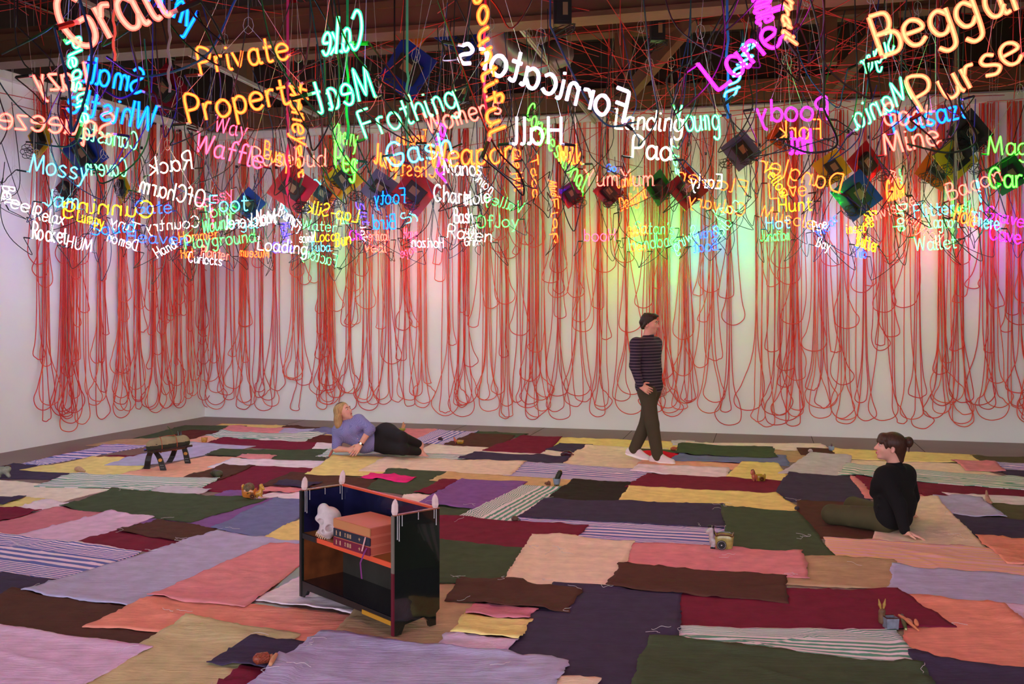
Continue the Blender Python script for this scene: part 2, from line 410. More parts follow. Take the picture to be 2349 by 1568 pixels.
def towel_mat(c):
    if c in ('sb', 'sg', 'sp'):
        m = mat('towel_'+c, (200, 190, 200), .95)
        nt = m.node_tree; b = nt.nodes['Principled BSDF']; tc = nt.nodes.new('ShaderNodeTexCoord')
        ns = nt.nodes.new('ShaderNodeTexNoise'); ns.inputs['Scale'].default_value = 9; nt.links.new(tc.outputs['Object'], ns.inputs['Vector'])
        sx = nt.nodes.new('ShaderNodeSeparateXYZ'); nt.links.new(tc.outputs['UV'], sx.inputs[0])
        def M(op, a, bb=None):
            q = nt.nodes.new('ShaderNodeMath'); q.operation = op
            for i, v in enumerate((a, bb)):
                if v is None: continue
                if isinstance(v, (int, float)): q.inputs[i].default_value = v
                else: nt.links.new(v, q.inputs[i])
            return q.outputs[0]
        v = M('ADD', sx.outputs[1], M('MULTIPLY', M('SUBTRACT', ns.outputs['Fac'], .5), .022))
        thin = M('GREATER_THAN', M('FRACT', M('MULTIPLY', v, 24 if c != 'sp' else 14)), .52)
        wide = M('GREATER_THAN', M('FRACT', M('MULTIPLY', v, 8.5)), .5)
        mid = M('LESS_THAN', M('ABSOLUTE', M('SUBTRACT', v, .5 if c != 'sg' else .62)), .19 if c != 'sg' else .27)
        f = M('ADD', M('MULTIPLY', mid, wide), M('MULTIPLY', M('SUBTRACT', 1, mid), thin))
        mx = nt.nodes.new('ShaderNodeMix'); mx.data_type = 'RGBA'; nt.links.new(f, mx.inputs['Factor'])
        two = {'sb': ((222, 190, 212), (92, 94, 160)), 'sg': ((222, 200, 204), (92, 140, 120)), 'sp': ((222, 158, 166), (222, 162, 128))}[c]
        mx.inputs[6].default_value = (*[min(.9, x*DIM) for x in lin(two[0])], 1); mx.inputs[7].default_value = (*[min(.9, x*DIM) for x in lin(two[1])], 1)
        nt.links.new(mx.outputs[2], b.inputs['Base Color']); return m
    return mat('towel_'+c, tuple(min(.92, x*DIM) for x in lin(COL[c])), .95, .12, 9, .7, 1, spec=.12, raw=True, fab=True)
for m in COL: towel_mat(m)
# height field of the draped stack
GX0, GY0, GR = -9.0, 3.6, .025; GNX, GNY = int(18/GR), int(13/GR)
H = np.zeros((GNX, GNY), np.float32)
def samp(A, x, y):
    u = np.clip((x-GX0)/GR, 0, GNX-1.01); v = np.clip((y-GY0)/GR, 0, GNY-1.01); i = u.astype(int); j = v.astype(int); a = u-i; b = v-j
    return A[i, j]*(1-a)*(1-b)+A[i+1, j]*a*(1-b)+A[i, j+1]*(1-a)*b+A[i+1, j+1]*a*b
def soft(A):
    B = A.copy()
    for d in (-1, 1): B = np.maximum(B, np.roll(A, d, 0))
    A2 = B.copy()
    for d in (-1, 1): A2 = np.maximum(A2, np.roll(B, d, 1))
    B = A2
    for ax in (0, 1): B = np.maximum(B, np.roll(B, 1, ax)); 
    return np.maximum(B, (np.roll(B, 1, 0)+np.roll(B, -1, 0)+np.roll(B, 1, 1)+np.roll(B, -1, 1)+B)/5)
def wrinkle(seed):
    r = np.random.default_rng(seed); ls = []
    for _ in range(16):
        th = r.normal(math.atan2(-.25, .97), .5); ls.append((r.uniform(0, 1, 2), th, r.uniform(.007, .020), r.uniform(.003, .010), r.uniform(.12, .55)))
    ph = r.uniform(0, 6.28, 6); fr = r.uniform(3, 14, (6, 2))*r.choice([-1, 1], (6, 2))
    def f(x, y, q):
        lo, hi = q.min(0), q.max(0); w = .0022+sum(.00075*np.sin(fr[i, 0]*x+fr[i, 1]*y+ph[i]+1.3*np.sin(2*x+ph[i])) for i in range(3))
        for (c, th, wd, hh, ln) in ls:
            cx, cy = lo[0]+c[0]*(hi[0]-lo[0]), lo[1]+c[1]*(hi[1]-lo[1]); a = (x-cx)*math.cos(th)+(y-cy)*math.sin(th); b = -(x-cx)*math.sin(th)+(y-cy)*math.cos(th)+.02*np.sin(9*a+ph[0])
            w = w+hh*np.exp(-(b/wd)**2-(a/ln)**2)
        return np.maximum(w, .0008)
    return f
LAND = [('bookshelf', 850, 1420), ('small carved stool', 385, 1070), ('reclining woman', 870, 1040), ('walking man', 1490, 1050), ('seated woman in black', 2020, 1215), ('orange donkey cart planter', 575, 1145), ('green donkey cart planter', 1660, 1265), ('grey rabbit planter', 2045, 1450), ('yellow horse cart planter', 1741, 1106), ('blue pot with cucumber', 1277, 1117), ('ear of red corn', 605, 1540)]
TOWELS = []
m_thread = mat('thread_white', (215, 200, 205), .9)
labels_used = {}
rows = [l.split() for l in TW.split('\n')]
polys = [np.array([[float(v) for v in p.split(',')] for p in r[1:5]]) for r in rows]
# labels: colour, nearest landmark, neighbours
def cen(p):
    q = p.copy(); q[:, 0] = np.clip(q[:, 0], 0, 2349); q[:, 1] = np.clip(q[:, 1], 960, 1568); return q.mean(0)
cens = [cen(p) for p in polys]
gc = [G(*c)[:2] for c in cens]
LB = []
for i, r in enumerate(rows):
    c = cens[i]; l = min(LAND, key=lambda l: np.linalg.norm(G(l[1], l[2])[:2]-gc[i])); g = G(l[1], l[2])[:2]; d = gc[i]-g
    if abs(c[0]-l[1]) > 90: rel = 'left of' if c[0] < l[1] else 'right of'
    else: rel = 'behind' if d[1] > 0 else 'in front of'
    if np.linalg.norm(d) < .45: rel = 'under'
    sz = np.linalg.norm(G(*polys[i][1])-G(*polys[i][0]))*np.linalg.norm(G(*polys[i][3])-G(*polys[i][0]))
    nb = sorted((j for j in range(len(rows)) if j != i and rows[j][0] != r[0]), key=lambda j: np.linalg.norm(gc[j]-gc[i]))[:2]
    LB.append(['small ' if sz < .35 else ('large ' if sz > 2.2 else ''), CN[r[0]], rel+' the '+l[0], [CN[rows[j][0]] for j in nb]])
full = ['%s%s towel %s, next to %s and %s ones' % (a, b, c, n[0], n[1]) for a, b, c, n in LB]
for t in set(full):
    ids = [i for i in range(len(full)) if full[i] == t]
    if len(ids) > 1:
        ids.sort(key=lambda i: cens[i][1])
        for k2, i in enumerate(ids): full[i] = t.replace(', next', ', %s, next' % (('farther', 'nearer') if len(ids) == 2 else ('farthest', 'middle', 'nearest', 'closest'))[k2])
for i in range(len(full)):
    if len(full[i].split()) > 16: full[i] = full[i].split(' and ')[0] + (' ones' if 'next to' in full[i] else '')
for i, r in enumerate(rows):
    q = np.array([G(*p)[:2] for p in polys[i]]); qc = q.mean(0); q = q+.028*(q-qc)/np.linalg.norm(q-qc, axis=1)[:, None]; rr = np.random.default_rng(100+i)
    lu = max(np.linalg.norm(q[1]-q[0]), np.linalg.norm(q[2]-q[3])); lv = max(np.linalg.norm(q[3]-q[0]), np.linalg.norm(q[2]-q[1]))
    cell = .03 if cens[i][1] > 1120 else .045
    nu = int(np.clip(lu/cell, 6, 110)); nv = int(np.clip(lv/cell, 6, 110))
    s, t = np.meshgrid(np.linspace(0, 1, nu+1), np.linspace(0, 1, nv+1), indexing='ij')
    xy = (q[0]*((1-s)*(1-t))[..., None]+q[1]*(s*(1-t))[..., None]+q[2]*(s*t)[..., None]+q[3]*((1-s)*t)[..., None])
    # gently bowed, slightly ragged edges
    def edge(n): 
        k = np.linspace(0, 1, n); return .012*np.sin(k*math.pi*rr.uniform(1, 3)+rr.uniform(0, 6))*np.sin(k*math.pi)+.006*np.sin(k*lu*rr.uniform(9, 20)+rr.uniform(0, 6))+rr.normal(0, .003, n)
    du = (q[1]-q[0])/lu; dv = (q[3]-q[0])/lv
    for sl, dd, n in ((np.s_[:, 0], dv, nu+1), (np.s_[:, -1], dv, nu+1), (np.s_[0, :], du, nv+1), (np.s_[-1, :], du, nv+1)): xy[sl] += edge(n)[:, None]*dd
    wf = wrinkle(500+i); Hs = soft(H); x, y = xy[..., 0], xy[..., 1]
    zz = samp(Hs, x, y)+.003+wf(x, y, q)
    V = np.concatenate([np.dstack([x, y, zz]).reshape(-1, 3)]); idx = np.arange((nu+1)*(nv+1)).reshape(nu+1, nv+1)
    Fc = np.stack([idx[:-1, :-1], idx[:-1, 1:], idx[1:, 1:], idx[1:, :-1]], -1).reshape(-1, 4)
    if np.cross(V[Fc[0][1]]-V[Fc[0][0]], V[Fc[0][2]]-V[Fc[0][0]])[2] < 0: Fc = Fc[:, ::-1]
    ring = np.concatenate([idx[:, 0], idx[-1, 1:], idx[-2::-1, -1], idx[0, -2:0:-1]]); low = V[ring].copy(); low[:, 2] -= .0055
    low[:, 2] = np.maximum(low[:, 2], .0003); n0 = len(V); V = np.concatenate([V, low]); m = len(ring); a = np.arange(m); b2 = (a+1) % m
    sk = np.stack([ring[a], ring[b2], n0+b2, n0+a], 1)
    uvs = np.stack([s, t], -1).reshape(-1, 2)
    if len(r) > 5: uvs = uvs[:, ::-1]
    uvs = np.concatenate([uvs, uvs[ring]])
    o = obj('towel', V, np.concatenate([Fc, sk]), towel_mat(r[0]), None, True, uv=uvs); tag(o, full[i], 'towel')
    # update height field
    i0 = np.clip(((q.min(0)-.05-[GX0, GY0])/GR).astype(int), 0, [GNX-2, GNY-2]); i1 = np.clip(((q.max(0)+.05-[GX0, GY0])/GR).astype(int)+1, 1, [GNX-1, GNY-1])
    gx = GX0+GR*np.arange(i0[0], i1[0]); gy = GY0+GR*np.arange(i0[1], i1[1])
    if len(gx) and len(gy):
        X, Y = np.meshgrid(gx, gy, indexing='ij'); ins = np.ones(X.shape, bool); sg = np.sign(np.cross(q[1]-q[0], q[2]-q[1]))
        for e in range(4):
            a_, b_ = q[e], q[(e+1) % 4]; ins &= sg*((b_[0]-a_[0])*(Y-a_[1])-(b_[1]-a_[1])*(X-a_[0])) > -.012*np.linalg.norm(b_-a_)
        sub = (slice(i0[0], i1[0]), slice(i0[1], i1[1])); new = Hs[sub]+.003+wf(X, Y, q)
        H[sub] = np.where(ins, new, H[sub])
    TOWELS.append((o, q, r[0]))
    # loose pale threads along a cut edge of the dark nearer towels
    if r[0] in ('nav', 'brn', 'mar', 'grn', 'blk') and cens[i][1] > 1150:
        mb = MB()
        for _ in range(rr.integers(3, 7)):
            e = rr.integers(0, 4); c0 = q[e]+(q[(e+1) % 4]-q[e])*(rr.choice([0.02, .97]) + rr.normal(0, .05)); p = [c0]; th = rr.uniform(0, 6.28)
            for _k in range(7): th += rr.normal(0, .7); p.append(p[-1]+.018*np.array([math.cos(th), math.sin(th)]))
            p = catmull(np.array(p), 3); mb.tube(np.column_stack([p, np.full(len(p), 0)]), .0011, 4)
        mb_n = mb
        TOWELS[-1] = TOWELS[-1]+(mb_n,)
Hs = soft(H)
def fz(x, y): return float(samp(H, np.array([x]), np.array([y]))[0])
for t in TOWELS:
    if len(t) > 3:
        V = np.array(t[3].V); V[:, 2] += samp(Hs, V[:, 0], V[:, 1])+.0015; obj('fringe', V, t[3].F, m_thread, t[0])['kind'] = 'stuff'
def GF(px, py):
    p = G(px, py); p[2] = fz(p[0], p[1]); return p
# ------------------------------------------------------------------ neon signs
GL = {'a': '58 46,48 30,60 12,52 6,28 14,4 32,2 46,22|46,60 46,18 50,2 60,4', 'b': '56 8,100 8,50 8,0|8,44 26,60 44,52 50,30 42,6 24,0 8,14', 'c': '52 46,50 30,60 12,50 6,28 16,4 34,0 48,10',
'd': '56 46,44 28,60 10,50 4,28 14,4 32,2 46,18|46,100 46,40 48,2', 'e': '54 6,32 46,34 44,52 26,61 8,50 4,26 14,4 32,0 48,12', 'f': '42 42,90 32,100 20,92 18,70 18,0|4,58 38,58',
'g': '56 46,46 28,60 10,50 4,28 14,6 32,4 46,20|46,60 46,-10 40,-32 22,-38 6,-26', 'h': '52 8,100 8,0|8,40 26,60 42,50 44,0', 'i': '22 8,60 8,12 14,0 22,2|8,80 9,86', 'j': '26 16,60 16,-16 8,-36 -6,-30|16,80 17,86',
'k': '50 8,100 8,0|44,58 10,26 46,0', 'l': '22 8,100 8,14 14,0 22,2', 'm': '70 6,60 6,0|6,42 18,60 30,50 32,0|32,42 44,60 58,50 60,0', 'n': '52 8,60 8,0|8,42 26,60 42,50 44,0',
'o': '58 28,60 10,50 4,28 14,4 30,0 48,12 52,34 42,54 28,60 20,58', 'p': '56 8,60 8,-38|8,44 26,60 44,52 50,30 42,6 24,0 8,14', 'q': '58 46,46 28,60 10,50 4,28 14,4 32,2 46,18|46,60 46,-38 54,-30', 'r': '40 8,60 8,0|8,40 20,58 36,56',
's': '50 42,50 26,60 10,50 14,36 36,24 44,12 30,0 6,8', 't': '42 18,90 18,12 26,0 38,4|4,60 36,60', 'u': '54 8,60 8,18 18,0 36,4 44,22|44,60 44,14 50,0', 'v': '50 4,60 24,0 44,60', 'w': '68 4,60 16,0 32,50 48,0 62,60',
'x': '48 4,60 44,0|44,60 4,0', 'y': '52 6,60 26,4|46,60 26,0 16,-30 4,-36', 'z': '50 6,58 44,58 6,2 46,2',
'A': '62 2,0 30,100 58,0|12,34 48,34', 'B': '60 8,100 8,0|8,100 40,97 46,76 36,56 8,52|8,52 46,48 54,24 42,2 8,0', 'C': '64 58,82 40,100 16,88 4,50 16,10 38,0 60,18', 'D': '66 8,100 8,0|8,100 42,92 60,52 42,8 8,0',
'E': '56 52,100 8,100 8,0 54,0|8,54 44,54', 'F': '56 54,100 8,100 8,0|8,54 44,54', 'G': '68 58,82 40,100 16,88 4,50 16,10 40,0 58,16 60,46 36,46', 'H': '62 8,100 8,0|54,100 54,0|8,52 54,52', 'I': '18 8,100 8,0',
'J': '46 38,100 38,20 26,0 6,14', 'K': '58 8,100 8,0|54,100 10,44 56,0', 'L': '54 8,100 8,0 52,0', 'M': '82 4,0 14,100 40,10 66,100 76,0', 'N': '62 8,0 8,100 54,0 54,100', 'O': '70 34,100 12,86 4,48 14,10 36,0 58,14 64,52 56,88 34,100 26,97',
'P': '58 8,0 8,100 42,96 54,74 42,50 8,46', 'R': '60 8,0 8,100 42,96 52,76 40,54 8,50|28,52 56,0', 'S': '58 52,84 32,100 10,86 14,62 46,42 54,20 34,0 6,14', 'T': '60 2,98 60,98|31,98 31,0', 'U': '62 8,100 8,24 22,0 44,2 56,26 56,100',
'V': '56 2,100 28,0 54,100', 'W': '80 2,100 18,0 38,90 58,0 76,100', 'Y': '60 4,100 30,50|58,100 30,50 28,0', 'Z': '58 6,98 54,98 6,2 58,2', "'": '16 8,100 4,78', '-': '38 4,34 32,34'}
STR = set("AEFHIKLMNTVWXYZvwxzk-'")
def strokes(text):
    x = 0; out = []
    for ch in text:
        g = GL.get(ch)
        if g is None: x += .35; continue
        w, rest = g.split(' ', 1)
        for st in rest.split('|'):
            p = np.array([[float(v) for v in q.split(',')] for q in st.split()])/100
            if ch in STR or len(p) < 3:
                # softened corners of the bent tube
                if len(p) > 2:
                    q = [p[0]]
                    for k in range(1, len(p)-1):
                        a = p[k]+(p[k-1]-p[k])*min(.35, .07/np.linalg.norm(p[k-1]-p[k])); b = p[k]+(p[k+1]-p[k])*min(.35, .07/np.linalg.norm(p[k+1]-p[k])); q += [a, (a+b)/4+p[k]/2, b]
                    p = np.array(q+[p[-1]])
            else: p = catmull(p, 4)
            p = p.copy(); p[:, 0] += x; out.append(p)
        x += int(w)/100+.06
    return out, x-.06
NEON = {  # core rgb, glass rgb (linear): the saturated channels run far past white, the others set the hue
 'O': ((17, .50, .07), (8, .44, .06)), 'S': ((19, .42, .29), (8, .42, .30)), 'D': ((17, .54, .22), (8, .55, .22)), 'P': ((20, .24, .48), (8, .19, .48)), 'M': ((20, .06, 22), (6, .06, 5.2)),
 'B': ((.03, .48, 29), (0, .58, 7)), 'U': ((.10, .32, 27), (.08, .42, 7)), 'A': ((.52, 18, 23), (.08, 1.4, 3)), 'T': ((.74, 17, .58), (.05, 1.6, .85)), 'W': ((14, 14, 18), (4, 3.8, 4)),
 'V': ((14, 13, 12), (4, 3.4, 2.2)), 'L': ((14, 11, 21), (4, 2.8, 4.4)), 'G': ((.46, 22, .26), (.2, 5.5, .1)), 'Y': ((14, 6, .05), (6, 3, .03)), 'R': ((.38, .22, 30), (.4, .15, 7)), 'N': ((.36, 34, .42), (.14, 3.4, .45))}
CNM = {'O': 'amber', 'S': 'salmon', 'D': 'peach', 'P': 'pink', 'M': 'magenta', 'B': 'bright blue', 'U': 'pale blue', 'A': 'aqua', 'T': 'mint', 'W': 'white', 'V': 'warm white', 'L': 'lilac white', 'G': 'lime green', 'Y': 'yellow', 'R': 'purple', 'N': 'pale green'}
def neon_mats(c):
    if 'core_'+c in MATS: return MATS['core_'+c], MATS['glass_'+c]
    res = []
    for kind, rgb, k in (('core_', NEON[c][0], KC), ('glass_', NEON[c][1], KH)):
        m = bpy.data.materials.new(kind+c); m.use_nodes = True; nt = m.node_tree; nt.nodes.clear()
        o = nt.nodes.new('ShaderNodeOutputMaterial'); e = nt.nodes.new('ShaderNodeEmission'); rgb = [v*k if v > 5 else v*(2.6 if kind == 'core_' else 1) for v in rgb]; e.inputs[0].default_value = (*[v/max(rgb) for v in rgb], 1); e.inputs[1].default_value = max(rgb)
        if kind == 'glass_':
            t = nt.nodes.new('ShaderNodeBsdfTransparent'); mx = nt.nodes.new('ShaderNodeMixShader'); mx.inputs[0].default_value = .5
            nt.links.new(t.outputs[0], mx.inputs[1]); nt.links.new(e.outputs[0], mx.inputs[2]); nt.links.new(mx.outputs[0], o.inputs[0])
        else:
            nt.links.new(e.outputs[0], o.inputs[0])
        MATS[kind+c] = m; res.append(m)
    return res
m_blk = mat('black_rubber', (26, 24, 25), .5); m_wire = mat('hang_wire', (190, 180, 178), .4, metal=.6); m_tip = mat('electrode', (190, 200, 215), .3)
m_cab = [m_blk, mat('cable_green', (20, 60, 48), .5), mat('cable_blue', (28, 48, 96), .5)]
SG = """Grail S 172,117 395,32 118
Achy B 338,0 442,72 74
Private O 457,172 666,134 60
Property O 430,284 702,228 64
Cake T 832,112 735,128 84
Meat T 860,222 728,262 76
Frothing T 838,320 1054,243 62
Gash A 890,384 1042,352 54
Women's S 985,306 1154,258 48
Weapon O 985,384 1182,371 56
Treasure O 980,330 910,333 32
Chest O 1000,408 918,402 38
Juicy O 858,372 915,398 48
Fornicators L 1432,282 1048,138 76
Hall L 1292,330 1176,330 62
Congressional G 1205,268 1336,442 44
Milk O 1285,374 1334,376 46
Landing V 1407,294 1568,302 46
Young T 1548,300 1652,298 56
Pad V 1447,362 1542,368 50
Lane M 1643,212 1800,92 78
Beggar's D 2018,132 2440,-14 96
Purse D 2112,262 2356,132 82
Sugar T 2052,112 1980,176 54
Mania T 2094,226 1964,298 60
Poody M 1902,274 1733,280 50
Fork O 1886,318 1785,320 44
Hat M 1861,352 1814,352 56
Goat S 2027,286 2140,286 50
Polsazi B 2050,308 2218,268 50
Mine S 2030,356 2157,330 52
The S 2032,414 2064,426 26
Golden O 2036,462 2074,450 46
Magic G 2266,355 2400,355 44
Carpet G 2270,430 2420,428 46
Bacon S 2176,460 2302,414 38
Invisible S 2003,508 2104,468 30
Jellyroll S 2066,502 2152,562 28
Flitter A 2097,500 2192,488 30
Musky N 2188,497 2228,474 28
Lagoon T 2130,523 2198,522 30
Hole O 2184,503 2238,523 40
There A 2228,518 2292,528 34
Grave M 2258,500 2348,522 30
Cave M 2269,548 2342,560 34
Wallet T 2100,576 2196,568 32
Dangler O 1928,443 1738,392 44
Yellow Y 1750,388 1795,455 26
Love O 1764,456 1852,448 36
Hunt Y 1785,486 1864,482 32
Muscle O 1744,498 1867,526 30
Hot A 1756,526 1814,522 28
Junction N 1744,553 1812,550 25
Pipe W 1864,532 1898,522 24
Near U 1884,546 1926,502 22
Bay W 1871,564 1902,574 22
inset Y 1942,536 1987,532 24
Butter Y 1963,562 2012,580 32
Tub U 1960,590 1987,592 24
YumYum S 1340,426 1502,426 38
Candy O 1416,432 1458,424 30
Delight O 1423,486 1485,452 32
Go U 1391,393 1414,393 17
Flower O 1712,448 1553,412 32
Early W 1657,432 1582,430 32
Calvary O 1706,497 1576,468 30
Cozy T 1700,484 1636,496 26
Bib T 1654,543 1682,512 26
Hood P 1413,552 1338,553 28
Satan's N 1454,534 1547,538 28
Handbag N 1444,576 1552,562 30
Rabbit O 1440,545 1487,536 24
Den O 1448,576 1482,576 24
Swing T 1602,540 1548,580 30
Gravy U 1650,540 1590,550 24
Boat U 1648,572 1590,580 26
Manos W 1018,402 1107,402 36
Union W 1082,408 1126,446 24
Charm W 995,460 1082,470 38
Hole W 1066,472 1126,462 32
Valley N 1197,490 1108,462 26
OfJoy N 1092,522 1190,520 28
Bash W 1042,511 1085,511 34
Raven V 1024,544 1128,556 30
Quill V 1060,536 1094,536 20
Grin V 1064,563 1096,563 20
Sylvin A 935,516 995,452 28
Hope P 925,546 957,546 24
Rope P 957,578 919,592 24
Horizon L 1018,568 944,566 24
Footy B 931,465 858,470 34
Bird B 909,524 856,526 34
Vertical S 837,552 892,551 24
Veal S 835,578 887,578 24
Chi M 803,551 832,549 22
Lap-Silk Y 822,510 704,488 30
Tail T 767,513 802,513 24
Water T 692,526 772,532 24
Voice V 723,554 686,556 22
Loco Y 721,554 770,552 25
Tuba A 710,576 759,576 22
Bun Y 769,566 805,560 30
Factory T 772,613 688,588 28
Loading W 588,572 706,584 30
Shine R 627,580 673,578 24
Bumpy W 636,492 692,530 30
Mitten A 658,487 737,422 30
Rosebud S 575,380 750,382 42
Bump O 604,362 668,386 42
Waffle P 445,347 602,388 46
Way P 491,301 565,316 38
Cherry G 763,326 818,338 44
Peg G 768,385 818,400 54
Small B 326,218 188,186 60
Whistle B 350,302 153,256 60
Lazy S 206,204 80,210 62
Squeeze S 264,316 -8,293 56
Canasta T 314,345 188,318 42
Mossy A 65,394 202,414 44
Cavern T 291,405 198,402 42
Rack V 444,386 344,401 40
OfCharm V 466,476 316,440 40
Sassy P 452,482 538,450 28
Jam A 98,470 182,480 38
Cunning Y 352,500 142,484 38
Lumpy Y 174,506 238,522 28
Gate U 309,490 395,488 30
Foot A 478,486 570,483 38
Tonic N 466,502 542,488 28
Peel W -4,466 78,492 30
Relax W 77,502 146,516 30
Rocket W 72,546 154,560 38
HUM L 150,566 210,577 28
Squid B 208,540 312,530 28
Demon L 314,576 243,552 25
Tiny W 316,535 250,514 22
Heaven U 288,554 432,562 28
Country V 459,520 333,532 26
Hand W 361,592 407,567 24
Wound N 464,536 532,520 32
Mackerel W 634,514 518,526 32
Nook W 586,513 637,510 32
Angel A 517,526 592,522 22
Playground N 424,571 588,554 30
Hammer O 410,556 502,546 24
Museum O 616,591 548,588 22
Hot O 416,593 447,590 24
Planter S 459,586 525,598 24
Curlocks L 432,601 509,609 24"""
SV = """Bountiful O 1087,-30 1124,315 36 0 84
Honey O 664,192 676,332 30 0 56
Pot O 676,338 688,408 20 0 50
Pinky M 1000,276 1008,415 17 0 48
Taco O 1216,360 1224,456 15 0 40
Pie O 1170,338 1180,384 22 0 40
Hut O 1172,398 1182,440 24 0 36
Mud O 1258,413 1266,450 20 0 34
Flap O 1264,455 1270,560 13 0 34
Lips T 1542,330 1548,400 20 0 44
Candle M 1722,-30 1740,58 42 0 74
Trail D 1790,-30 1800,90 46 0 82
Mint A 1704,104 1662,226 22 0 60
Echo N 2064,386 2070,442 14 0 34
Drop T 2056,468 2060,532 13 0 32
Slot A 2240,410 2250,482 19 0 34
Bee Y 1982,484 1988,522 18 0 30
Slit R 814,462 834,516 14 0 28
Ink L 827,520 832,556 15 0 26
Violet R 643,508 650,556 16 0 28
Pleasure T 150,96 186,286 52 0 72
Bell L 4,424 10,466 14 0 32
Rose P 482,478 488,522 12 0 28"""
NS = 0
NEARWALL = {"Satan's", 'Handbag', 'Factory', 'Rope', 'Grave', 'Cave', 'Curlocks', 'Veal', 'Boat', 'Horizon', 'Museum', 'Junction', 'Hood'}
def hang(root, tops, zr):
    """thin wires from eyelets on the tube up to a knot and on to the roof"""
    k = (tops[0]+tops[1])/2+np.array([RNG.normal(0, .05), RNG.normal(0, .05), RNG.uniform(.35, .8)])
    for t in tops[:2]:
        mb = MB(); mb.tube([t, k], .0016, 4); mb.build('suspension_wire', m_wire, root)
    e = k.copy(); e[:2] += RNG.normal(0, .12, 2); e[2] = zr; mb = MB(); mb.tube([k, e], .0016, 4)
    a = np.linspace(0, 6.28, 9); mb.tube(np.column_stack([k[0]+.03*np.cos(a), k[1]+0*a, k[2]+.05*np.sin(a)]), .0014, 4)
    mb.build('suspension_wire', m_wire, root)
def sign(text, col, p0, p1, up, capm, ang):
    global NS
    st, tw = strokes(text); b = (p1-p0)/tw; core, shell = MB(), MB(); nrm = np.cross(b, up); nrm /= np.linalg.norm(nrm)
    rs = .0098*min(1.5, max(.85, capm/.16))*(.80 if ang < 45 else 1); k = 6 if ang > 55 else 5; pts_all = []
    r_ = np.random.default_rng(NS+50); wv = r_.normal(0, .012, (len(st), 3))
    for i, s in enumerate(st):
        q = p0+s[:, :1]*b+s[:, 1:]*up+nrm*(.006*((i % 3)-1))+wv[i]*capm*.6
        shell.tube(q, rs, k); core.tube(q, rs*.5, 4); pts_all.append(q)
    A = np.concatenate(pts_all); base = A.mean(0); base[2] = A[:, 2].min()
    mir = ' in mirror writing' if p1[0] < p0[0] else ''
    root = thing('neon_sign', '%s neon sign reading %s%s' % (CNM[col], text, mir), 'neon sign', base, None)
    mc, mg = neon_mats(col); shell.build('glass_tube', mg, root, True); core.build('tube_core', mc, root, True)
    bu = b/np.linalg.norm(b); ends = [min((pts_all[0][0], pts_all[0][-1]), key=lambda v: v@bu+.3*v[2]), max((pts_all[-1][0], pts_all[-1][-1]), key=lambda v: v@bu-.3*v[2])]; cap = []
    for e, sgn in zip(ends, (-1, 1)):
        d = b/np.linalg.norm(b)*sgn*.055; d = d+nrm*.03
        mb = MB(); mb.tube([e, e+d*.35], rs*.8, 6, mi=1); mb.tube([e+d*.35, e+d*.4, e+d*1.5, e+d*1.6], [rs*.85, rs*1.0, rs*.95, rs*.45], 6, mi=0); mb.build('electrode_cap', [m_blk, m_tip], root); cap.append(e+d*1.6)
    o = np.argsort(A[:, 2]); top = A[o[-max(4, len(A)//6):]]; t0 = top[np.argmin(top[:, 0])]; t1 = top[np.argmax(top[:, 0])]
    if np.linalg.norm(t1-t0) < .1: t1 = A[np.argmax(A@(b/np.linalg.norm(b)))]
    hang(root, [t0, t1], ROOF)
    for e in cap:                       # black high-voltage lead sagging below the word and rising into the tangle
        d = RNG.uniform(.08, .32); m = e+np.array([RNG.normal(0, .1), RNG.normal(0, .1), -d]); u = e+np.array([RNG.normal(0, .22), RNG.normal(0, .15), RNG.uniform(.1, .3)]); t = u+np.array([RNG.normal(0, .12), 0, RNG.uniform(.4, .9)])
        q = catmull([e, e+(m-e)*.6+np.array([.01, 0, 0]), m, (m+u)/2+np.array([.06*np.sign(u[0]-e[0]+1e-6), 0, -.04]), u, t], 5); mb = MB(); mb.tube(q, .0042, 5); mb.build('lead_cable', m_cab[int(RNG.choice([0, 0, 0, 0, 1, 2]))], root)
    NS += 1
for k, line in enumerate(SG.split('\n')):
    f = line.split(); x0, y0 = map(float, f[2].split(',')); x1, y1 = map(float, f[3].split(',')); cap = float(f[4]); ym = (y0+y1)/2
    Z = min(max(352/cap, 1000/(HY-ym)), 3600/(HY-ym), 13.0)
    near = f[0] in NEARWALL; Z = 14.5 if near else Z
    while N.dot(P((x0+x1)/2, ym, Z)) > DBACK-(.75 if near else .55) or LN.dot(P((x0+x1)/2, ym, Z)-CORN) < 1.5: Z -= .1
    capm = cap*Z/F; tw = strokes(f[0])[1]*capm; p0, p1 = P(x0, y0, Z), P(x1, y1, Z); w = np.linalg.norm(p1-p0)
    if tw > w*1.04:
        dz = min(math.sqrt(tw*tw-w*w), .9)*(1 if k % 2 else -1)
        if not (N.dot(P(x0, y0, Z+abs(dz)/2)) < DBACK-.3): dz *= .4
        p0, p1 = P(x0, y0, Z+dz/2), P(x1, y1, Z-dz/2)
    b = (p1-p0)/np.linalg.norm(p1-p0); up = np.array([0, 0, 1.])-b*b[2]; up = up/np.linalg.norm(up)*capm
    sign(f[0], f[1], p0, p1, up, capm, cap)
for k, line in enumerate(SV.split('\n')):
    f = line.split(); x0, y0 = map(float, f[2].split(',')); x1, y1 = map(float, f[3].split(',')); pr, cap = float(f[4]), float(f[6]); ym = (y0+y1)/2
    Z = min(max(352/cap, 1000/(HY-ym)), 3600/(HY-ym), 13.0)
    while N.dot(P(x0, ym, Z)) > DBACK-.55: Z -= .1
    capm = cap*Z/F; c = min(1, pr/cap); up = np.array([c, math.sqrt(1-c*c)*(1 if k % 2 else -1), 0])*capm
    sign(f[0], f[1], P(x0, y0, Z), P(x1, y1, Z), up, capm, cap)
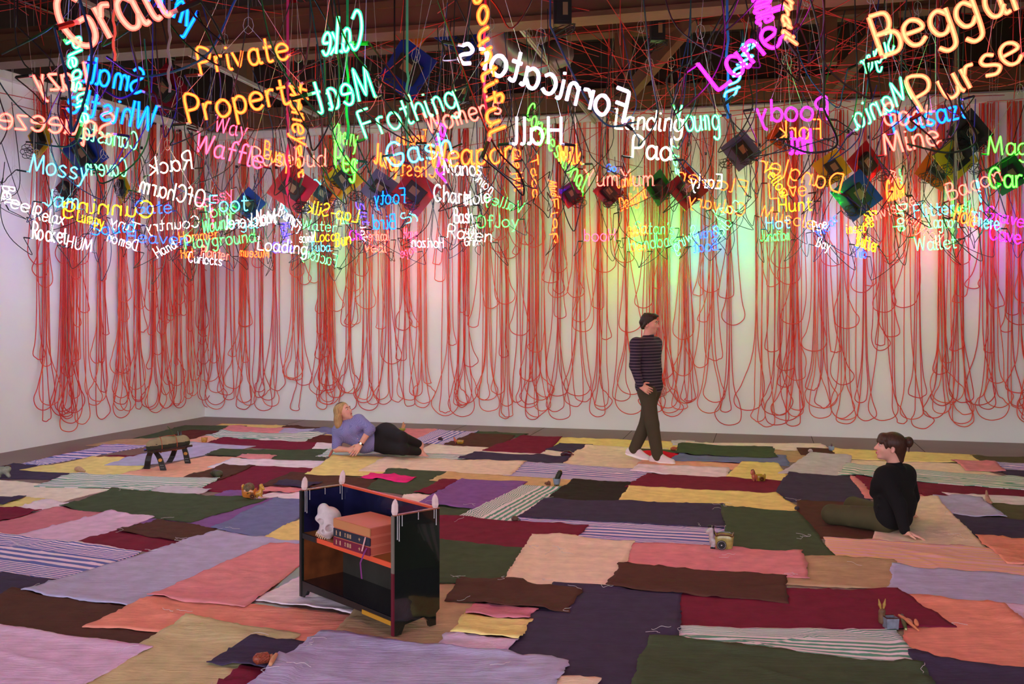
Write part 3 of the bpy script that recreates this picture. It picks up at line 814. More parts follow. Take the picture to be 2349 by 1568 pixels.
# ------------------------------------------------------------------ red cords hung in hanks along the walls
m_red = [mat('cord_red', (226, 60, 44), .45, spec=.4), mat('cord_red_b', (214, 48, 42), .45, spec=.4), mat('cord_red_c', (232, 84, 54), .45, spec=.4)]
hanks = [('l', x) for x in (96, 142, 160, 188, 231, 267, 315, 350, 373, 398, 430, 457)]+[('b', x) for x in (492, 527, 566, 602, 640, 693, 737, 762, 802, 855, 898, 936, 970, 1026, 1070, 1108, 1154, 1196, 1236, 1284, 1332, 1380, 1430, 1488, 1526, 1572, 1630, 1684, 1740, 1788, 1822, 1878, 1932, 1988, 2040, 2095, 2152, 2214, 2266, 2322, 2372)]
ORD = lambda n: '%d%s' % (n, 'th' if 10 <= n % 100 <= 20 else {1: 'st', 2: 'nd', 3: 'rd'}.get(n % 10, 'th'))
hb = {'l': 0, 'b': 0}
for wl, hx in hanks:
    hb[wl] += 1; fn = leftpt if wl == 'l' else backpt; wn = 'left' if wl == 'l' else 'back'
    lab = 'red electric cord looped in the %s hank from the left on the %s wall' % (ORD(hb[wl]), wn); grp = '%s hank of red cord on the %s wall' % (ORD(hb[wl]), wn)
    dense = wl == 'l' or RNG.random() < .3; nc = int(RNG.integers(4, 6)) if dense else int(RNG.integers(3, 5))
    c0 = fn(hx, 0, .0); along = DW if wl == 'b' else -LW; nn = -N if wl == 'b' else LN
    for ci in range(nc):
        off = .02+.012*ci+.01*RNG.random(); dx = RNG.normal(0, .05)
        P2 = []
        for lp in range(2 if RNG.random() < (.75 if dense else .5) else 1):
            if lp == 0: lowz = (RNG.uniform(.12, .5) if ci < 3 else RNG.uniform(.2, 1.6)) if RNG.random() > .15 else RNG.uniform(1.4, 2.6)
            else: lowz = RNG.uniform(.25, 1.5) if RNG.random() < .5 else RNG.uniform(1.3, 3.0)
            wd = RNG.uniform(.05, .17)*(1.25 if lowz < .6 else 1); zt = HT-RNG.uniform(.02, .12); sk = RNG.normal(0, .05); xo = RNG.normal(0, .045)*lp
            neck = min(lowz+RNG.uniform(.5, 1.3), zt-.5); g = RNG.uniform(.006, .05)
            L = [(-g, zt), (-g*.8, (zt+neck)/2), (-g-.01, neck), (-wd*.72+sk*.4, lowz+.5*(neck-lowz)*.62+wd*.5), (-wd+sk, lowz+wd*.95), (-wd*.72+sk, lowz+wd*.26), (sk, lowz), (wd*.72+sk, lowz+wd*.26), (wd+sk, lowz+wd*.95), (wd*.72+sk*.4, lowz+.5*(neck-lowz)*.62+wd*.5), (g+.01, neck), (g*.8, (zt+neck)/2), (g, zt)]
            q = np.array(L); q[1:-1, 0] += RNG.normal(0, .012, len(q)-2); q = catmull(q, 5); q[:, 0] += xo
            p = c0+along*(q[:, :1]+dx)+np.array([0, 0, 1.])*q[:, 1:]+nn*(off+.006*lp)
            p += nn*(.03*np.clip((1.2-q[:, 1:])/1.2, 0, 1)*RNG.uniform(.2, 1.6)); P2.append(p)
        p = np.vstack(P2)
        mb = MB(); mb.tube(p, .0062, 5)
        o = mb.build('power_cord', m_red[int(RNG.integers(0, 3))], None, True); tag(o, lab, 'cord', grp); hb['n'] = hb.get('n', 0)+1
        if ci == 0:
            mb = MB(); t = c0+along*dx+nn*.03; t[2] = HT-.03; mb.box(t, (.022, .03, .016), Rw if wl == 'b' else Rl); mb.build('wall_hook', m_blk, o); mb = MB(); t = t.copy(); t[2] = RNG.uniform(3.9, 4.25); mb.box(t+along*.05, (.014, .02, .02), Rw if wl == 'b' else Rl); mb.build('plug', m_blk, o)
# cords strung criss-cross under the roof, and hanging straight
m_str2 = mat('string_red', (170, 38, 34), .6)
nx = 0
while nx < 230:
    px, py = RNG.uniform(-100, 2450), RNG.uniform(-60, 300); D = RNG.uniform(7.5, DBACK-.3)
    r = np.array([(px-CX)/F, 1, (HY-py)/F]); a = r*(D/N.dot(r)); a[2] += CH
    if not 3.55 < a[2] < 5.5 or LN.dot(a-CORN) < .25: continue
    th = RNG.uniform(0, 6.28); L = RNG.uniform(1.2, 3.2); e = a+np.array([math.cos(th)*L*.9, math.sin(th)*L*.7, RNG.uniform(-.6, 1.0)]); e[2] = min(max(e[2], 3.5), ROOF-.02)
    if nx % 6 == 0: e = a+np.array([RNG.normal(0, .05), 0, 0]); e[2] = ROOF-.01
    if N.dot(e) > DBACK-.12 or LN.dot(e-CORN) < .15 or DW.dot(e-CORN) > 16: continue
    t = np.linspace(0, 1, 7)[:, None]; q = a+(e-a)*t; q[:, 2] -= (.10*L*t*(1-t))[:, 0]*RNG.uniform(0, 1.4)
    mb = MB(); mb.tube(q, .0040, 5); o = mb.build('red_string', m_str2, None, True); nx += 1
    tag(o, 'thin red string crossing the dark roof space above the neon signs', 'string', 'red strings crossing under the roof')
# ------------------------------------------------------------------ coloured acrylic plates with transformers
PL = [('red', 1985, 375, 62), ('blue', 1965, 448, 70), ('yellow', 1908, 385, 52), ('yellow', 2192, 362, 66), ('orange', 2150, 388, 60), ('green', 2312, 400, 58), ('dark grey', 2225, 305, 66), ('red', 672, 432, 70), ('orange', 742, 445, 52), ('yellow', 788, 412, 56), ('red', 952, 440, 66), ('slate blue', 872, 432, 54), ('blue', 572, 468, 46),
      ('yellow', 92, 318, 56), ('blue', 196, 352, 66), ('maroon', 155, 432, 40), ('yellow', 280, 430, 44), ('red', 662, 62, 80), ('blue', 1060, 62, 92), ('green', 1512, 430, 50), ('maroon', 1576, 432, 60), ('maroon', 1396, 440, 44), ('slate blue', 1700, 345, 56), ('blue', 935, 160, 90), ('amber', 950, 40, 80), ('maroon', 1310, 445, 40), ('maroon', 380, 205, 70), ('orange', 1795, 312, 44)]
PC = {'red': (150, 16, 30), 'blue': (22, 44, 130), 'yellow': (190, 150, 24), 'orange': (190, 84, 30), 'green': (24, 110, 40), 'dark grey': (44, 42, 46), 'slate blue': (84, 88, 120), 'maroon': (110, 16, 34), 'amber': (180, 110, 34)}
POS = {}
for i, (c, px, py, sz) in enumerate(PL):
    Z = min(max(2200*.40/sz/1.1, 1900/(HY-py)), 12.6)
    while N.dot(P(px, py, Z)) > DBACK-.55 or LN.dot(P(px, py, Z)-CORN) < .35: Z -= .1
    p = P(px, py, Z); s = sz*Z/F*.62; an = RNG.uniform(.5, 1.0); yw = RNG.normal(0, .35)
    a = np.array([math.cos(yw), math.sin(yw), 0]); zz = np.array([0, 0, 1.]); n = np.cross(a, zz); R = np.array([a*math.cos(an)+zz*math.sin(an), n, -a*math.sin(an)+zz*math.cos(an)]).T
    side = 'left' if px < 783 else ('right' if px > 1566 else 'centre'); key = (c, side); POS[key] = POS.get(key, 0)+1
    near = min(SG.split('\n'), key=lambda l: abs(float(l.split()[2].split(',')[0])/2+float(l.split()[3].split(',')[0])/2-px)+abs(float(l.split()[2].split(',')[1])/2+float(l.split()[3].split(',')[1])/2-py)).split()[0]
    root = thing('neon_transformer', '%s acrylic plate carrying a black transformer, hung by the %s sign' % (c, near), 'transformer', p-np.array([0, 0, s]), 'acrylic transformer plates')
    mb = MB(); mb.box(p, (s, .006, s), R); mb.build('plate', mat('acrylic_'+c, PC[c], .25, spec=.5, coat=.4), root)
    mb = MB(); mb.box(p-n*-.0+np.array([0, -.055, -.01]), (s*.42, .045, s*.52), R); mb.box(p+np.array([0, -.055, -.01]), (s*.45, .03, s*.56), R); mb.build('transformer', m_blk, root)
    mb = MB(); mb.box(p+np.array([0, -.103, .0]), (s*.2, .002, s*.26), R); mb.build('rating_label', mat('label_metal', (120, 92, 70), .5), root)
    for q in range(2):
        cc = p+np.array([RNG.normal(0, s*.8), -.06, -s*RNG.uniform(.3, 1.1)]); t = np.linspace(0, 6.28*RNG.integers(3, 5), 46); rad = .06+.03*np.sin(t*1.7+q)
        mb = MB(); mb.tube(np.column_stack([cc[0]+rad*np.cos(t)*1.2, cc[1]+.02*np.sin(t*.7), cc[2]+rad*np.sin(t)*.8]), .004, 4); mb.build('cable_coil', m_blk, root)
    mb = MB(); e = p+np.array([RNG.normal(0, .1), 0, 0]); e[2] = ROOF; mb.tube([p+R[:, 0]*0+np.array([0, 0, s*1.2]), e], .005, 4); mb.build('hanging_cord', m_red[0], root)
# black transformer boxes hung straight from the beams
for px, py, Z, nm in ((1290, 28, 7.6, 'on the light timber beam'), (1508, 70, 9.5, 'behind the big beam near its middle'), (1430, 180, 11.0, 'above the Landing sign'), (1060, 210, 9.5, 'above the Women\'s sign')):
    p = P(px, py, Z); root = thing('transformer', 'black transformer box hung %s' % nm, 'transformer', p)
    mb = MB(); mb.box(p, (.07, .06, .11)); mb.box(p+np.array([0, -.062, 0]), (.05, .004, .085)); mb.build('housing', m_blk, root)
    mb = MB(); mb.box(p+np.array([.02, -.068, .01]), (.02, .001, .05)); mb.build('rating_label', MATS['label_metal'], root)
    mb = MB(); e = p.copy(); e[2] = ROOF; mb.tube([p, e], .006, 5); mb.build('hanging_cord', m_red[1], root)
    t = np.linspace(0, 20, 50); mb = MB(); mb.tube(np.column_stack([p[0]+.1*np.cos(t), p[1]+.03*np.sin(t*.6), p[2]-.15+.05*np.sin(t*1.1)]), .005, 4); mb.build('cable_coil', m_blk, root)
# long dark leads looping high up between the signs, and a few loose strips
LD = [((540, 0), (470, 130), (330, 175), (245, 130)), ((300, 90), (318, 190), (280, 225), (235, 205)), ((712, 60), (700, 150), (676, 190), (730, 262)), ((1262, 60), (1330, 200), (1390, 285), (1460, 280)), ((1660, 30), (1600, 130), (1530, 180), (1560, 260)), ((1690, 0), (1640, 90), (1620, 170), (1640, 250)), ((40, 60), (110, 130), (130, 170), (120, 210)), ((170, 120), (190, 220), (170, 330), (60, 325)), ((905, 250), (960, 320), (1010, 345), (1060, 330)), ((1890, 250), (1920, 330), (1860, 350), (1800, 330)), ((2200, 240), (2240, 320), (2180, 350), (2080, 330))]
for i, l in enumerate(LD):
    Z = 4.2+.35*i % 3+1.2; pts = catmull([P(x, y, Z+.1*j) for j, (x, y) in enumerate(l)], 8); e = pts[0].copy(); e[2] = ROOF
    mb = MB(); mb.tube(np.vstack([e, pts]), .0075, 6); o = mb.build('lead_cable', m_cab[2] if i in (0, 3) else m_blk, None, True)
    tag(o, '%s lead looping down from the roof by the %s sign' % ('dark blue' if i in (0, 3) else 'black', ('Private', 'Achy', 'Meat', 'Fornicators', 'Lane', 'Young', 'Lazy', 'Squeeze', 'Frothing', 'Poody', 'Polsazi')[i]), 'cable')
for px, y0, y1, Z, c, nm in ((1668, 68, 272, 6.0, (38, 84, 140), 'blue'), (262, 0, 140, 3.4, (206, 128, 110), 'peach'), (388, 70, 212, 4.4, (176, 150, 176), 'lilac'), (1113, 0, 280, 4.6, (170, 20, 60), 'crimson'), (797, 60, 320, 4.8, (28, 120, 104), 'teal'), (934, 160, 340, 5.4, (80, 140, 110), 'sea green'), (2192, 500, 560, 11, (150, 116, 100), 'beige'), (660, 310, 470, 8, (180, 60, 120), 'rose')):
    pts = [P(px+3*math.sin(k*1.7), y0+(y1-y0)*k/9, Z) for k in range(10)]; e = pts[0].copy(); e[2] = ROOF; mb = MB()
    w = .0065*Z/5; V = []
    for q in [e]+pts: V += [q+np.array([-w, .002, 0]), q+np.array([w, .002, 0]), q+np.array([w, -.002, 0]), q+np.array([-w, -.002, 0])]
    Fc = [(4*j+a, 4*j+(a+1) % 4, 4*j+4+(a+1) % 4, 4*j+4+a) for j in range(10) for a in range(4)]; mb.add(V, Fc+[(3, 2, 1, 0), (40, 41, 42, 43)])
    tag(mb.build('ribbon', mat('ribbon_'+nm, c, .7)), 'long %s ribbon hanging straight down among the neon signs' % nm, 'ribbon')
# ribbed silver duct bending under the roof
mb = MB(); q = catmull([P(1120, 60, 10.2), P(1150, 110, 10.4), P(1215, 140, 10.8), P(1290, 120, 11.2)], 12); rad = .16+.012*np.cos(np.arange(len(q))*3.14); mb.tube(q, rad, 14)
tag(mb.build('air_duct', mat('foil', (150, 150, 150), .35, metal=.7), None, True), 'ribbed silver air duct bending under the roof near the centre', 'duct')
# ------------------------------------------------------------------ people
m_skin = mat('skin_light', (222, 160, 140), .5, .04, 20, spec=.35); m_lip = mat('lips', (176, 84, 84), .45); m_eye = mat('eye_white', (225, 215, 210), .25); m_iris = mat('iris', (40, 28, 22), .2)
m_blond = mat('hair_blond', (176, 140, 92), .5, .3, 60, .4, 90); m_brown = mat('hair_brown', (66, 40, 30), .45, .25, 60, .4, 90); m_dark = mat('hair_dark', (48, 34, 28), .5, .2, 60, .4, 90)
for hm in (m_blond, m_brown, m_dark):
    t_ = hm.node_tree; mp_ = t_.nodes.new('ShaderNodeMapping'); mp_.inputs['Scale'].default_value = (1.4, 1.4, .10)
    for l_ in [l for l in t_.links if l.to_node.type == 'TEX_NOISE']: t_.links.new(mp_.outputs[0], l_.to_socket)
    t_.links.new(next(n for n in t_.nodes if n.type == 'TEX_COORD').outputs['Object'], mp_.inputs[0])
def unit(v): v = np.asarray(v, float); return v/np.linalg.norm(v)
def headframe(f, tilt=(0, 0, 1)):
    f = unit(f); r = unit(np.cross(f, tilt)); u = np.cross(r, f); return np.array([r, f, u]).T      # local x = right, y = forward, z = up
def head_sdf(S, c, R, k=.012):
    L = lambda x, y, z: c+R@np.array([x, y, z])
    S.el(L(0, -.014, .030), (.073, .092, .082), R, k); S.el(L(0, .028, -.03), (.058, .066, .085), R, .02); S.el(L(0, .062, -.098), (.026, .022, .018), R, .02)
    S.el(L(.034, .052, -.035), (.024, .026, .024), R, .015); S.el(L(-.034, .052, -.035), (.024, .026, .024), R, .015)
    for s in (-1, 1): S.el(L(s*.030, .093, .004), (.015, .013, .010), R, .008, 1)
    for s in (-1, 1): S.el(L(s*.030, .076, .002), (.013, .012, .010), R, .004)
    S.rc(L(0, .088, .008), L(0, .108, -.034), .007, .012, .008); S.el(L(.011, .097, -.037), (.008, .009, .007), R, .005); S.el(L(-.011, .097, -.037), (.008, .009, .007), R, .005)
    S.rc(L(-.034, .082, .022), L(.034, .082, .022), .008, .008, .012)
    S.el(L(0, .090, -.064), (.021, .010, .005), R, .004); S.el(L(0, .088, -.074), (.018, .010, .006), R, .004)
    for s in (-1, 1): S.el(L(s*.074, -.008, -.018), (.008, .018, .030), R, .006); S.el(L(s*.079, -.004, -.018), (.005, .010, .018), R, .003, 1)
def face_parts(root, c, R, brow):
    L = lambda x, y, z: c+R@np.array([x, y, z])
    for s in (-1, 1):
        S = SDF().el(L(s*.030, .0830, .002), (.0105, .008, .0062), R, .001); e = S.build('eye', m_eye, .0022, root)
        SDF().el(L(s*.030, .0905, .002), (.005, .003, .005), R, .001).build('iris', m_iris, .0016, e)
        SDF().rc(L(s*.015, .096, .021), L(s*.030, .094, .026), .0032, .0036, .002).rc(L(s*.030, .094, .026), L(s*.046, .080, .020), .0036, .0022, .002).build('eyebrow', brow, .0022, root)
    SDF().el(L(0, .0955, -.0645), (.018, .005, .0040), R, .003).el(L(0, .0940, -.0722), (.015, .005, .0045), R, .003).build('lips', m_lip, .002, root)
def hand(S, w, f, n, t, sc=1., curl=.35, spread=.10):
    f, n, t = unit(f), unit(n), unit(t)
    for i in range(4):
        o = .030-.021*i; K = w+f*(.084-.004*abs(i-1))*sc+t*o*sc; S.rc(w+f*.012*sc+t*o*.5*sc, K, .0165*sc, .0115*sc, .012)
        ln = (.072, .080, .074, .058)[i]*sc; d0 = unit(f+t*spread*(1.2-i*.8)); p = K; a = 0
        for j, fr in enumerate((.45, .30, .25)):
            a += curl*(1.0+.15*i if j else .7); d = d0*math.cos(a)+n*math.sin(a); q = p+d*ln*fr; S.rc(p, q, (.0092-.0008*j)*sc, (.0086-.0010*j)*sc, .004); p = q
    b = w+f*.022*sc+t*.022*sc; d = unit(f*.55+t*.8+n*.25); q = b+d*.042*sc; S.rc(b, q, .0135*sc, .0105*sc, .010); S.rc(q, q+unit(d*.6+f*.6+n*.25)*.036*sc, .0100*sc, .0078*sc, .005)
def foot(S, ankle, fw, up=(0, 0, 1), sc=1.):
    fw, up = unit(fw), unit(up); sd = np.cross(fw, up); heel = ankle-fw*.035*sc-up*.055*sc; ball = ankle+fw*.125*sc-up*.068*sc
    S.rc(ankle, heel, .034*sc, .03*sc, .02); S.rc(ankle+fw*.02, ball, .034*sc, .022*sc, .02)
    for s in (-1, 1): S.rc(heel, ball+sd*s*.026*sc, .026*sc, .019*sc, .02)
    for i in range(5): b = ball+sd*(-.034+.017*i)*sc; S.rc(b, b+fw*(.052-.006*i)*sc-up*.006, (.0115-.001*i)*sc, (.0095-.001*i)*sc, .006)
# -- woman lying on her side, propped on an elbow
Z0 = 11.65; q = lambda x, y, d=0.: P(x, y, Z0+d); fl = fz(*q(870, 1040)[:2])
root = thing('person', 'blonde woman in a checked blue shirt and black leggings reclining on an elbow', 'person', G(870, 1045))
hc = q(789, 943); HR = headframe((.74, -.50, .40), (-.22, 0, 1)); S = SDF(); head_sdf(S, hc, HR)
S.rc(q(788, 955, .03), q(797, 976, .01), .052, .058, .03)
shR, shL = q(775, 989, .02), q(824, 963, -.01); elR, elL = q(772, 1029, -.06), q(849, 984, -.20); wrR, wrL = q(799, 1031, -.16), q(827, 1019, -.24)
S.rc(shR, shL, .065, .065, .04).rc(q(800, 990), q(838, 1010), .11, .10, .05).rc(q(838, 1010), q(880, 1003, .03), .10, .13, .06)
S.rc(shR, elR, .048, .042, .03).rc(elR, wrR, .042, .028, .015).rc(shL, elL, .052, .044, .03).rc(elL, wrL, .044, .029, .015)
hand(S, wrR, (.9, -.3, .05), (.1, -.3, -.9), (.2, .4, .9), .95, .35); hand(S, wrL, (-.50, -.25, -.62), (-.4, .3, -.4), (-.75, .1, .5), .98, .22)
hpL, hpR = q(884, 992, -.03), q(884, 1020, -.03); knL, knR = q(922, 1003, -.28), q(924, 1030, -.33); anL, anR = q(964, 1019, .0), q(963, 1036, -.05)
S.rc(hpL, knL, .09, .055, .03).rc(knL, anL, .052, .034, .02).rc(hpR, knR, .09, .055, .03).rc(knR, anR, .052, .034, .02)
foot(S, anL, (.50, -.30, -.80), (.75, .1, .55), 1.0); foot(S, anR, (.88, -.40, -.18), (.1, -.5, .8), .98)
S.build('body', m_skin, .0055, root)
face_parts(root, hc, HR, mat('brow_brown', (92, 64, 46), .6))
m_chk = mat('shirt_check', (128, 122, 170), .8)
nt = m_chk.node_tree; ck = nt.nodes.new('ShaderNodeTexChecker'); ck.inputs['Scale'].default_value = 130; tcn = nt.nodes.new('ShaderNodeTexCoord')
ck.inputs[1].default_value = (*lin((146, 138, 184)), 1); ck.inputs[2].default_value = (*lin((112, 110, 164)), 1); nt.links.new(tcn.outputs['Object'], ck.inputs[0]); nt.links.new(ck.outputs[0], nt.nodes['Principled BSDF'].inputs['Base Color'])
S = SDF().rc(q(779, 988, .02), q(820, 967, -.01), .092, .088, .05).rc(q(797, 990, .0), q(838, 1008), .136, .122, .06).rc(q(838, 1008), q(858, 1006, .02), .122, .146, .06).el(q(836, 1020, -.02), (.13, .11, .10), None, .05)
S.el(q(795, 992, -.1), .072, None, .04).el(q(815, 984, -.11), .072, None, .04).rc(shR, shR+(elR-shR)*.86, .066, .060, .03).rc(shL, shL+(elL-shL)*1.0, .070, .060, .03).rc(elL, elL+(wrL-elL)*.16, .062, .058, .015)
S.el(elL+(wrL-elL)*.2, (.062, .06, .02), headframe(wrL-elL)[:, [0, 2, 1]], .008)
for a, b, r in (((800, 1000, -.13), (840, 1022, -.11), .010), ((806, 984, -.15), (836, 1016, -.13), .007), ((826, 996, -.1), (850, 1018, -.1), .009)): S.rc(q(*a), q(*b), r, r, .02)
sh = S.build('shirt', m_chk, .0065, root)
S = SDF().rc(q(783, 974, -.05), q(798, 984, -.10), .012, .008, .01).rc(q(783, 974, -.05), q(776, 978, .0), .014, .014, .01).rc(q(803, 968, -.05), q(801, 984, -.10), .012, .008, .01).rc(q(803, 968, -.05), q(808, 968, .02), .013, .013, .01)
obj('collar', *S.mesh(.004), m_chk, sh, True)
mb = MB(); 
for t in (.15, .4, .65): mb.lathe(q(797, 974, -.135)*(1-t)+q(834, 1022, -.135)*t+np.array([0, -.012, 0]), [(.004, 0), (.005, .002), (.001, .003)], 8, (0, -1, 0))
mb.build('button', mat('button_pearl', (230, 220, 220), .3), sh)
S = SDF().rc(q(867, 1008, .03), q(888, 1004, .0), .150, .172, .05).rc(hpL, knL, .118, .072, .05).rc(knL, knL+(anL-knL)*.88, .070, .048, .02).rc(hpR, knR, .110, .072, .05).rc(knR, knR+(anR-knR)*.88, .068, .048, .02)
S.build('leggings', mat('black_jersey', (30, 25, 27), .8), .007, root)
L = lambda x, y, z: hc+HR@np.array([x, y, z])
S = SDF().el(L(0, -.024, .040), (.086, .097, .086), HR, .02)
for s, dn in ((-1, .0), (1, .0)): S.chain([L(s*.066, -.015, .05), L(s*.088, -.045, -.05), L(s*.092, -.075, -.13), L(s*.085, -.11, -.215)], [.036, .042, .044, .018], .025)
S.chain([L(0, -.07, .03), L(0, -.115, -.08), L(-.01, -.15, -.215)], [.066, .072, .036], .03).rc(L(-.04, -.10, -.05), L(-.045, -.13, -.225), .05, .018, .03)
S.el(L(0, .088, -.02), (.062, .075, .085), HR, .012, 1)
for i in range(12): a = -2.4+i*.16; S.rc(L(.075*math.cos(a*1.3), -.06-.04*math.sin(i), .02), L(.086*math.cos(a*1.3), -.08-.04*math.sin(i), -.18), .008, .004, .008)
S.build('hair', [m_blond, mat('hair_roots', (96, 70, 50), .5, .3, 60)], .006, root, mi=lambda c: ((c-hc)@HR[:, 2] > .104).astype(int))
mb = MB(); d = unit(wrL-elL); mb.lathe(wrL-d*.012, [(.034, -.009), (.0355, 0), (.034, .009)], 16, d); wt = mb.build('watch_strap', mat('strap_brown', (60, 36, 28), .5), root)
mb = MB(); mb.lathe(wrL-d*.012+np.array([.0, -.032, .006]), [(.014, 0), (.015, .004), (.012, .006)], 14, (0, -1, .1)); mb.build('watch_face', mat('watch_steel', (210, 200, 180), .2, metal=.6), wt)
# -- man walking to the right
Z0 = 11.25; root = thing('person', 'man in a dark striped pullover and olive trousers walking past the back wall', 'person', G(1495, 1054))
fw = unit((.86, -.42, 0)); hc = q(1491, 741); HR = headframe((.86, -.50, -.06)); S = SDF(); head_sdf(S, hc, HR)
S.rc(q(1489, 755, .02), q(1485, 776, .01), .054, .058, .03)
shR, shL = q(1460, 789, -.15), q(1503, 787, .15); elR, elL = q(1456, 838, -.19), q(1505, 835, .2); wrR, wrL = q(1469, 884, -.25), q(1511, 880, .16)
S.rc(shR, shL, .06, .06, .04).rc(q(1484, 804), q(1487, 880), .085, .09, .06).rc(shR, elR, .05, .042, .03).rc(elR, wrR, .04, .028, .02).rc(shL, elL, .05, .042, .03).rc(elL, wrL, .04, .028, .02)
hand(S, wrR, (.8, -.2, -.45), (.3, .8, -.2), (.3, .1, .9), 1.05, .5); hand(S, wrL, (.3, -.1, -.95), (-.2, -.9, 0), (.9, .1, .2), 1.05, .4)
hpR, hpL = q(1482, 890, -.09), q(1496, 888, .09); knR, knL = q(1496, 972, -.14), q(1483, 968, .06); anR, anL = q(1508, 1042, -.12), q(1456, 1027, .08)
S.rc(hpR, knR, .075, .055, .04).rc(knR, anR, .05, .036, .02).rc(hpL, knL, .075, .055, .04).rc(knL, anL, .05, .036, .02); foot(S, anR, fw-np.array([0, 0, .05]), (0, 0, 1), .72); foot(S, anL, fw-np.array([0, 0, .30]), (.3, 0, 1), .72)
S.build('body', m_skin, .006, root); face_parts(root, hc, HR, m_dark)
m_str = mat('pullover_stripe', (44, 34, 52), .85); nt = m_str.node_tree; tcn = nt.nodes.new('ShaderNodeTexCoord'); wv = nt.nodes.new('ShaderNodeTexWave'); wv.bands_direction = 'Z'; wv.inputs['Scale'].default_value = 9.0; wv.inputs['Distortion'].default_value = .3
cr = nt.nodes.new('ShaderNodeValToRGB'); cr.color_ramp.interpolation = 'CONSTANT'; cr.color_ramp.elements[0].color = (*lin((42, 32, 50)), 1); cr.color_ramp.elements[1].position = .86; cr.color_ramp.elements[1].color = (*lin((112, 92, 104)), 1)
nt.links.new(tcn.outputs['Object'], wv.inputs[0]); nt.links.new(wv.outputs['Fac'], cr.inputs[0]); nt.links.new(cr.outputs[0], nt.nodes['Principled BSDF'].inputs['Base Color'])
S = SDF().rc(shR, shL, .078, .078, .05).rc(q(1474, 806, -.06), q(1496, 804, .07), .118, .114, .06).rc(q(1478, 850, -.05), q(1497, 850, .05), .118, .112, .06).rc(q(1481, 884, -.06), q(1497, 883, .06), .124, .120, .05)
S.rc(q(1482, 800, -.02), q(1489, 882, .0), .116, .112, .05).rc(q(1490, 800, .04), q(1495, 882, .04), .105, .105, .05)
S.rc(shR, elR, .074, .062, .03).rc(elR, elR+(wrR-elR)*.93, .062, .044, .02).rc(shL, elL, .074, .060, .03).rc(elL, elL+(wrL-elL)*.93, .060, .044, .02).rc(q(1488, 771, .02), q(1486, 777, .01), .064, .07, .02)
for a in (835, 850, 862): S.rc(q(1466, a, -.14), q(1500, a+8, -.1), .008, .006, .02)
S.build('pullover', m_str, .0075, root)
S = SDF().rc(q(1484, 896, -.05), q(1495, 895, .05), .108, .106, .05).rc(hpR, knR, .102, .080, .05).rc(knR, knR+(anR-knR)*1.06, .080, .066, .02).rc(hpL, knL, .102, .080, .05).rc(knL, knL+(anL-knL)*1.04, .080, .066, .02)
for t in (): S.el(knR+(anR-knR)*t, (.083, .083, .01), None, .02); S.el(knL+(anL-knL)*t, (.083, .083, .01), None, .02)
S.build('trousers', mat('olive_cotton', (70, 60, 44), .85), .0075, root)
L = lambda x, y, z: hc+HR@np.array([x, y, z])
S = SDF().el(L(0, -.022, .042), (.082, .096, .082), HR, .02).el(L(0, .045, .085), (.058, .045, .026), HR, .02).rc(L(-.07, -.02, 0), L(-.07, -.06, -.05), .022, .016, .02).rc(L(.07, -.02, 0), L(.07, -.06, -.05), .022, .016, .02).el(L(0, .105, -.025), (.068, .080, .072), HR, .01, 1)
for i in range(16): a = i*2.4; S.rc(L(.05*math.cos(a), -.01+.06*math.sin(a), .105), L(.066*math.cos(a+.3), .012+.085*math.sin(a+.2), .088), .014, .007, .008)
S.chain([L(0, -.085, 0), L(0, -.085, -.05)], [.05, .03], .02)
S.build('hair', m_dark, .0055, root)
m_snk = mat('sneaker_white', (222, 204, 206), .7); m_sole = mat('sneaker_sole', (240, 232, 230), .6)
for an, dn in ((anR, .05), (anL, .26)):
    f = unit(fw-np.array([0, 0, dn])); u = unit(np.array([0, 0, 1.])-f*f[2]); s = np.cross(f, u); heel = an-f*.05-u*.062; toe = an+f*.180-u*.066
    S = SDF().rc(an-u*.01, heel, .050, .044, .02).rc(heel, toe, .045, .036, .02).rc(an+f*.03-u*.02, toe-f*.03, .046, .034, .02); sn = S.build('sneaker', m_snk, .006, root)
    SDF().rc(heel-u*.034, toe-u*.022, .046, .042, .01).box((heel+toe)/2-u*.085, (.2, .2, .045), np.array([f, s, u]).T, .002, .002, 1).build('sole', m_sole, .006, sn)
    mb = MB()
    for t in (.25, .4, .55): c = an+f*(.03+t*.16)+u*(-.005-t*.075); mb.tube([c-s*.026, c+u*.012, c+s*.026], .004, 5)
    mb.build('laces', m_sole, sn)
# -- woman sitting on the floor at the right, leaning back on her hands
Z0 = 7.76; root = thing('person', 'woman in a black sweater with a hair bun, sitting and leaning back on her hands', 'person', G(2040, 1215))
hc = q(2041, 1023); HR = headframe((-.95, .12, .14), (.06, 0, 1)); S = SDF(); head_sdf(S, hc, HR)
S.rc(q(2047, 1036, .0), q(2052, 1068, .0), .050, .056, .03)
shL, shR = q(2026, 1090, -.13), q(2080, 1086, .14); elL, elR = q(2062, 1156, -.22), q(2091, 1138, .22); wrL, wrR = q(2076, 1220, -.28), q(2088, 1178, .40)
S.rc(shL, shR, .045, .045, .04).rc(q(2051, 1104), q(2044, 1180), .075, .08, .06).rc(shL, elL, .042, .036, .03).rc(elL, wrL, .036, .027, .02).rc(shR, elR, .042, .036, .03).rc(elR, wrR, .036, .027, .02)
hand(S, wrL+np.array([0, 0, .004]), (.88, -.30, -.28), (.1, -.05, -1), (-.25, -.9, .05), .95, .10, .16); hand(S, wrR, (.5, .7, -.35), (.1, 0, -1), (-.9, .4, .05), .95, .10, .14)
kL, kR = q(1908, 1179, .18), q(1958, 1160, .62); aL, aR = q(1985, 1186, .42), q(2000, 1178, .30)
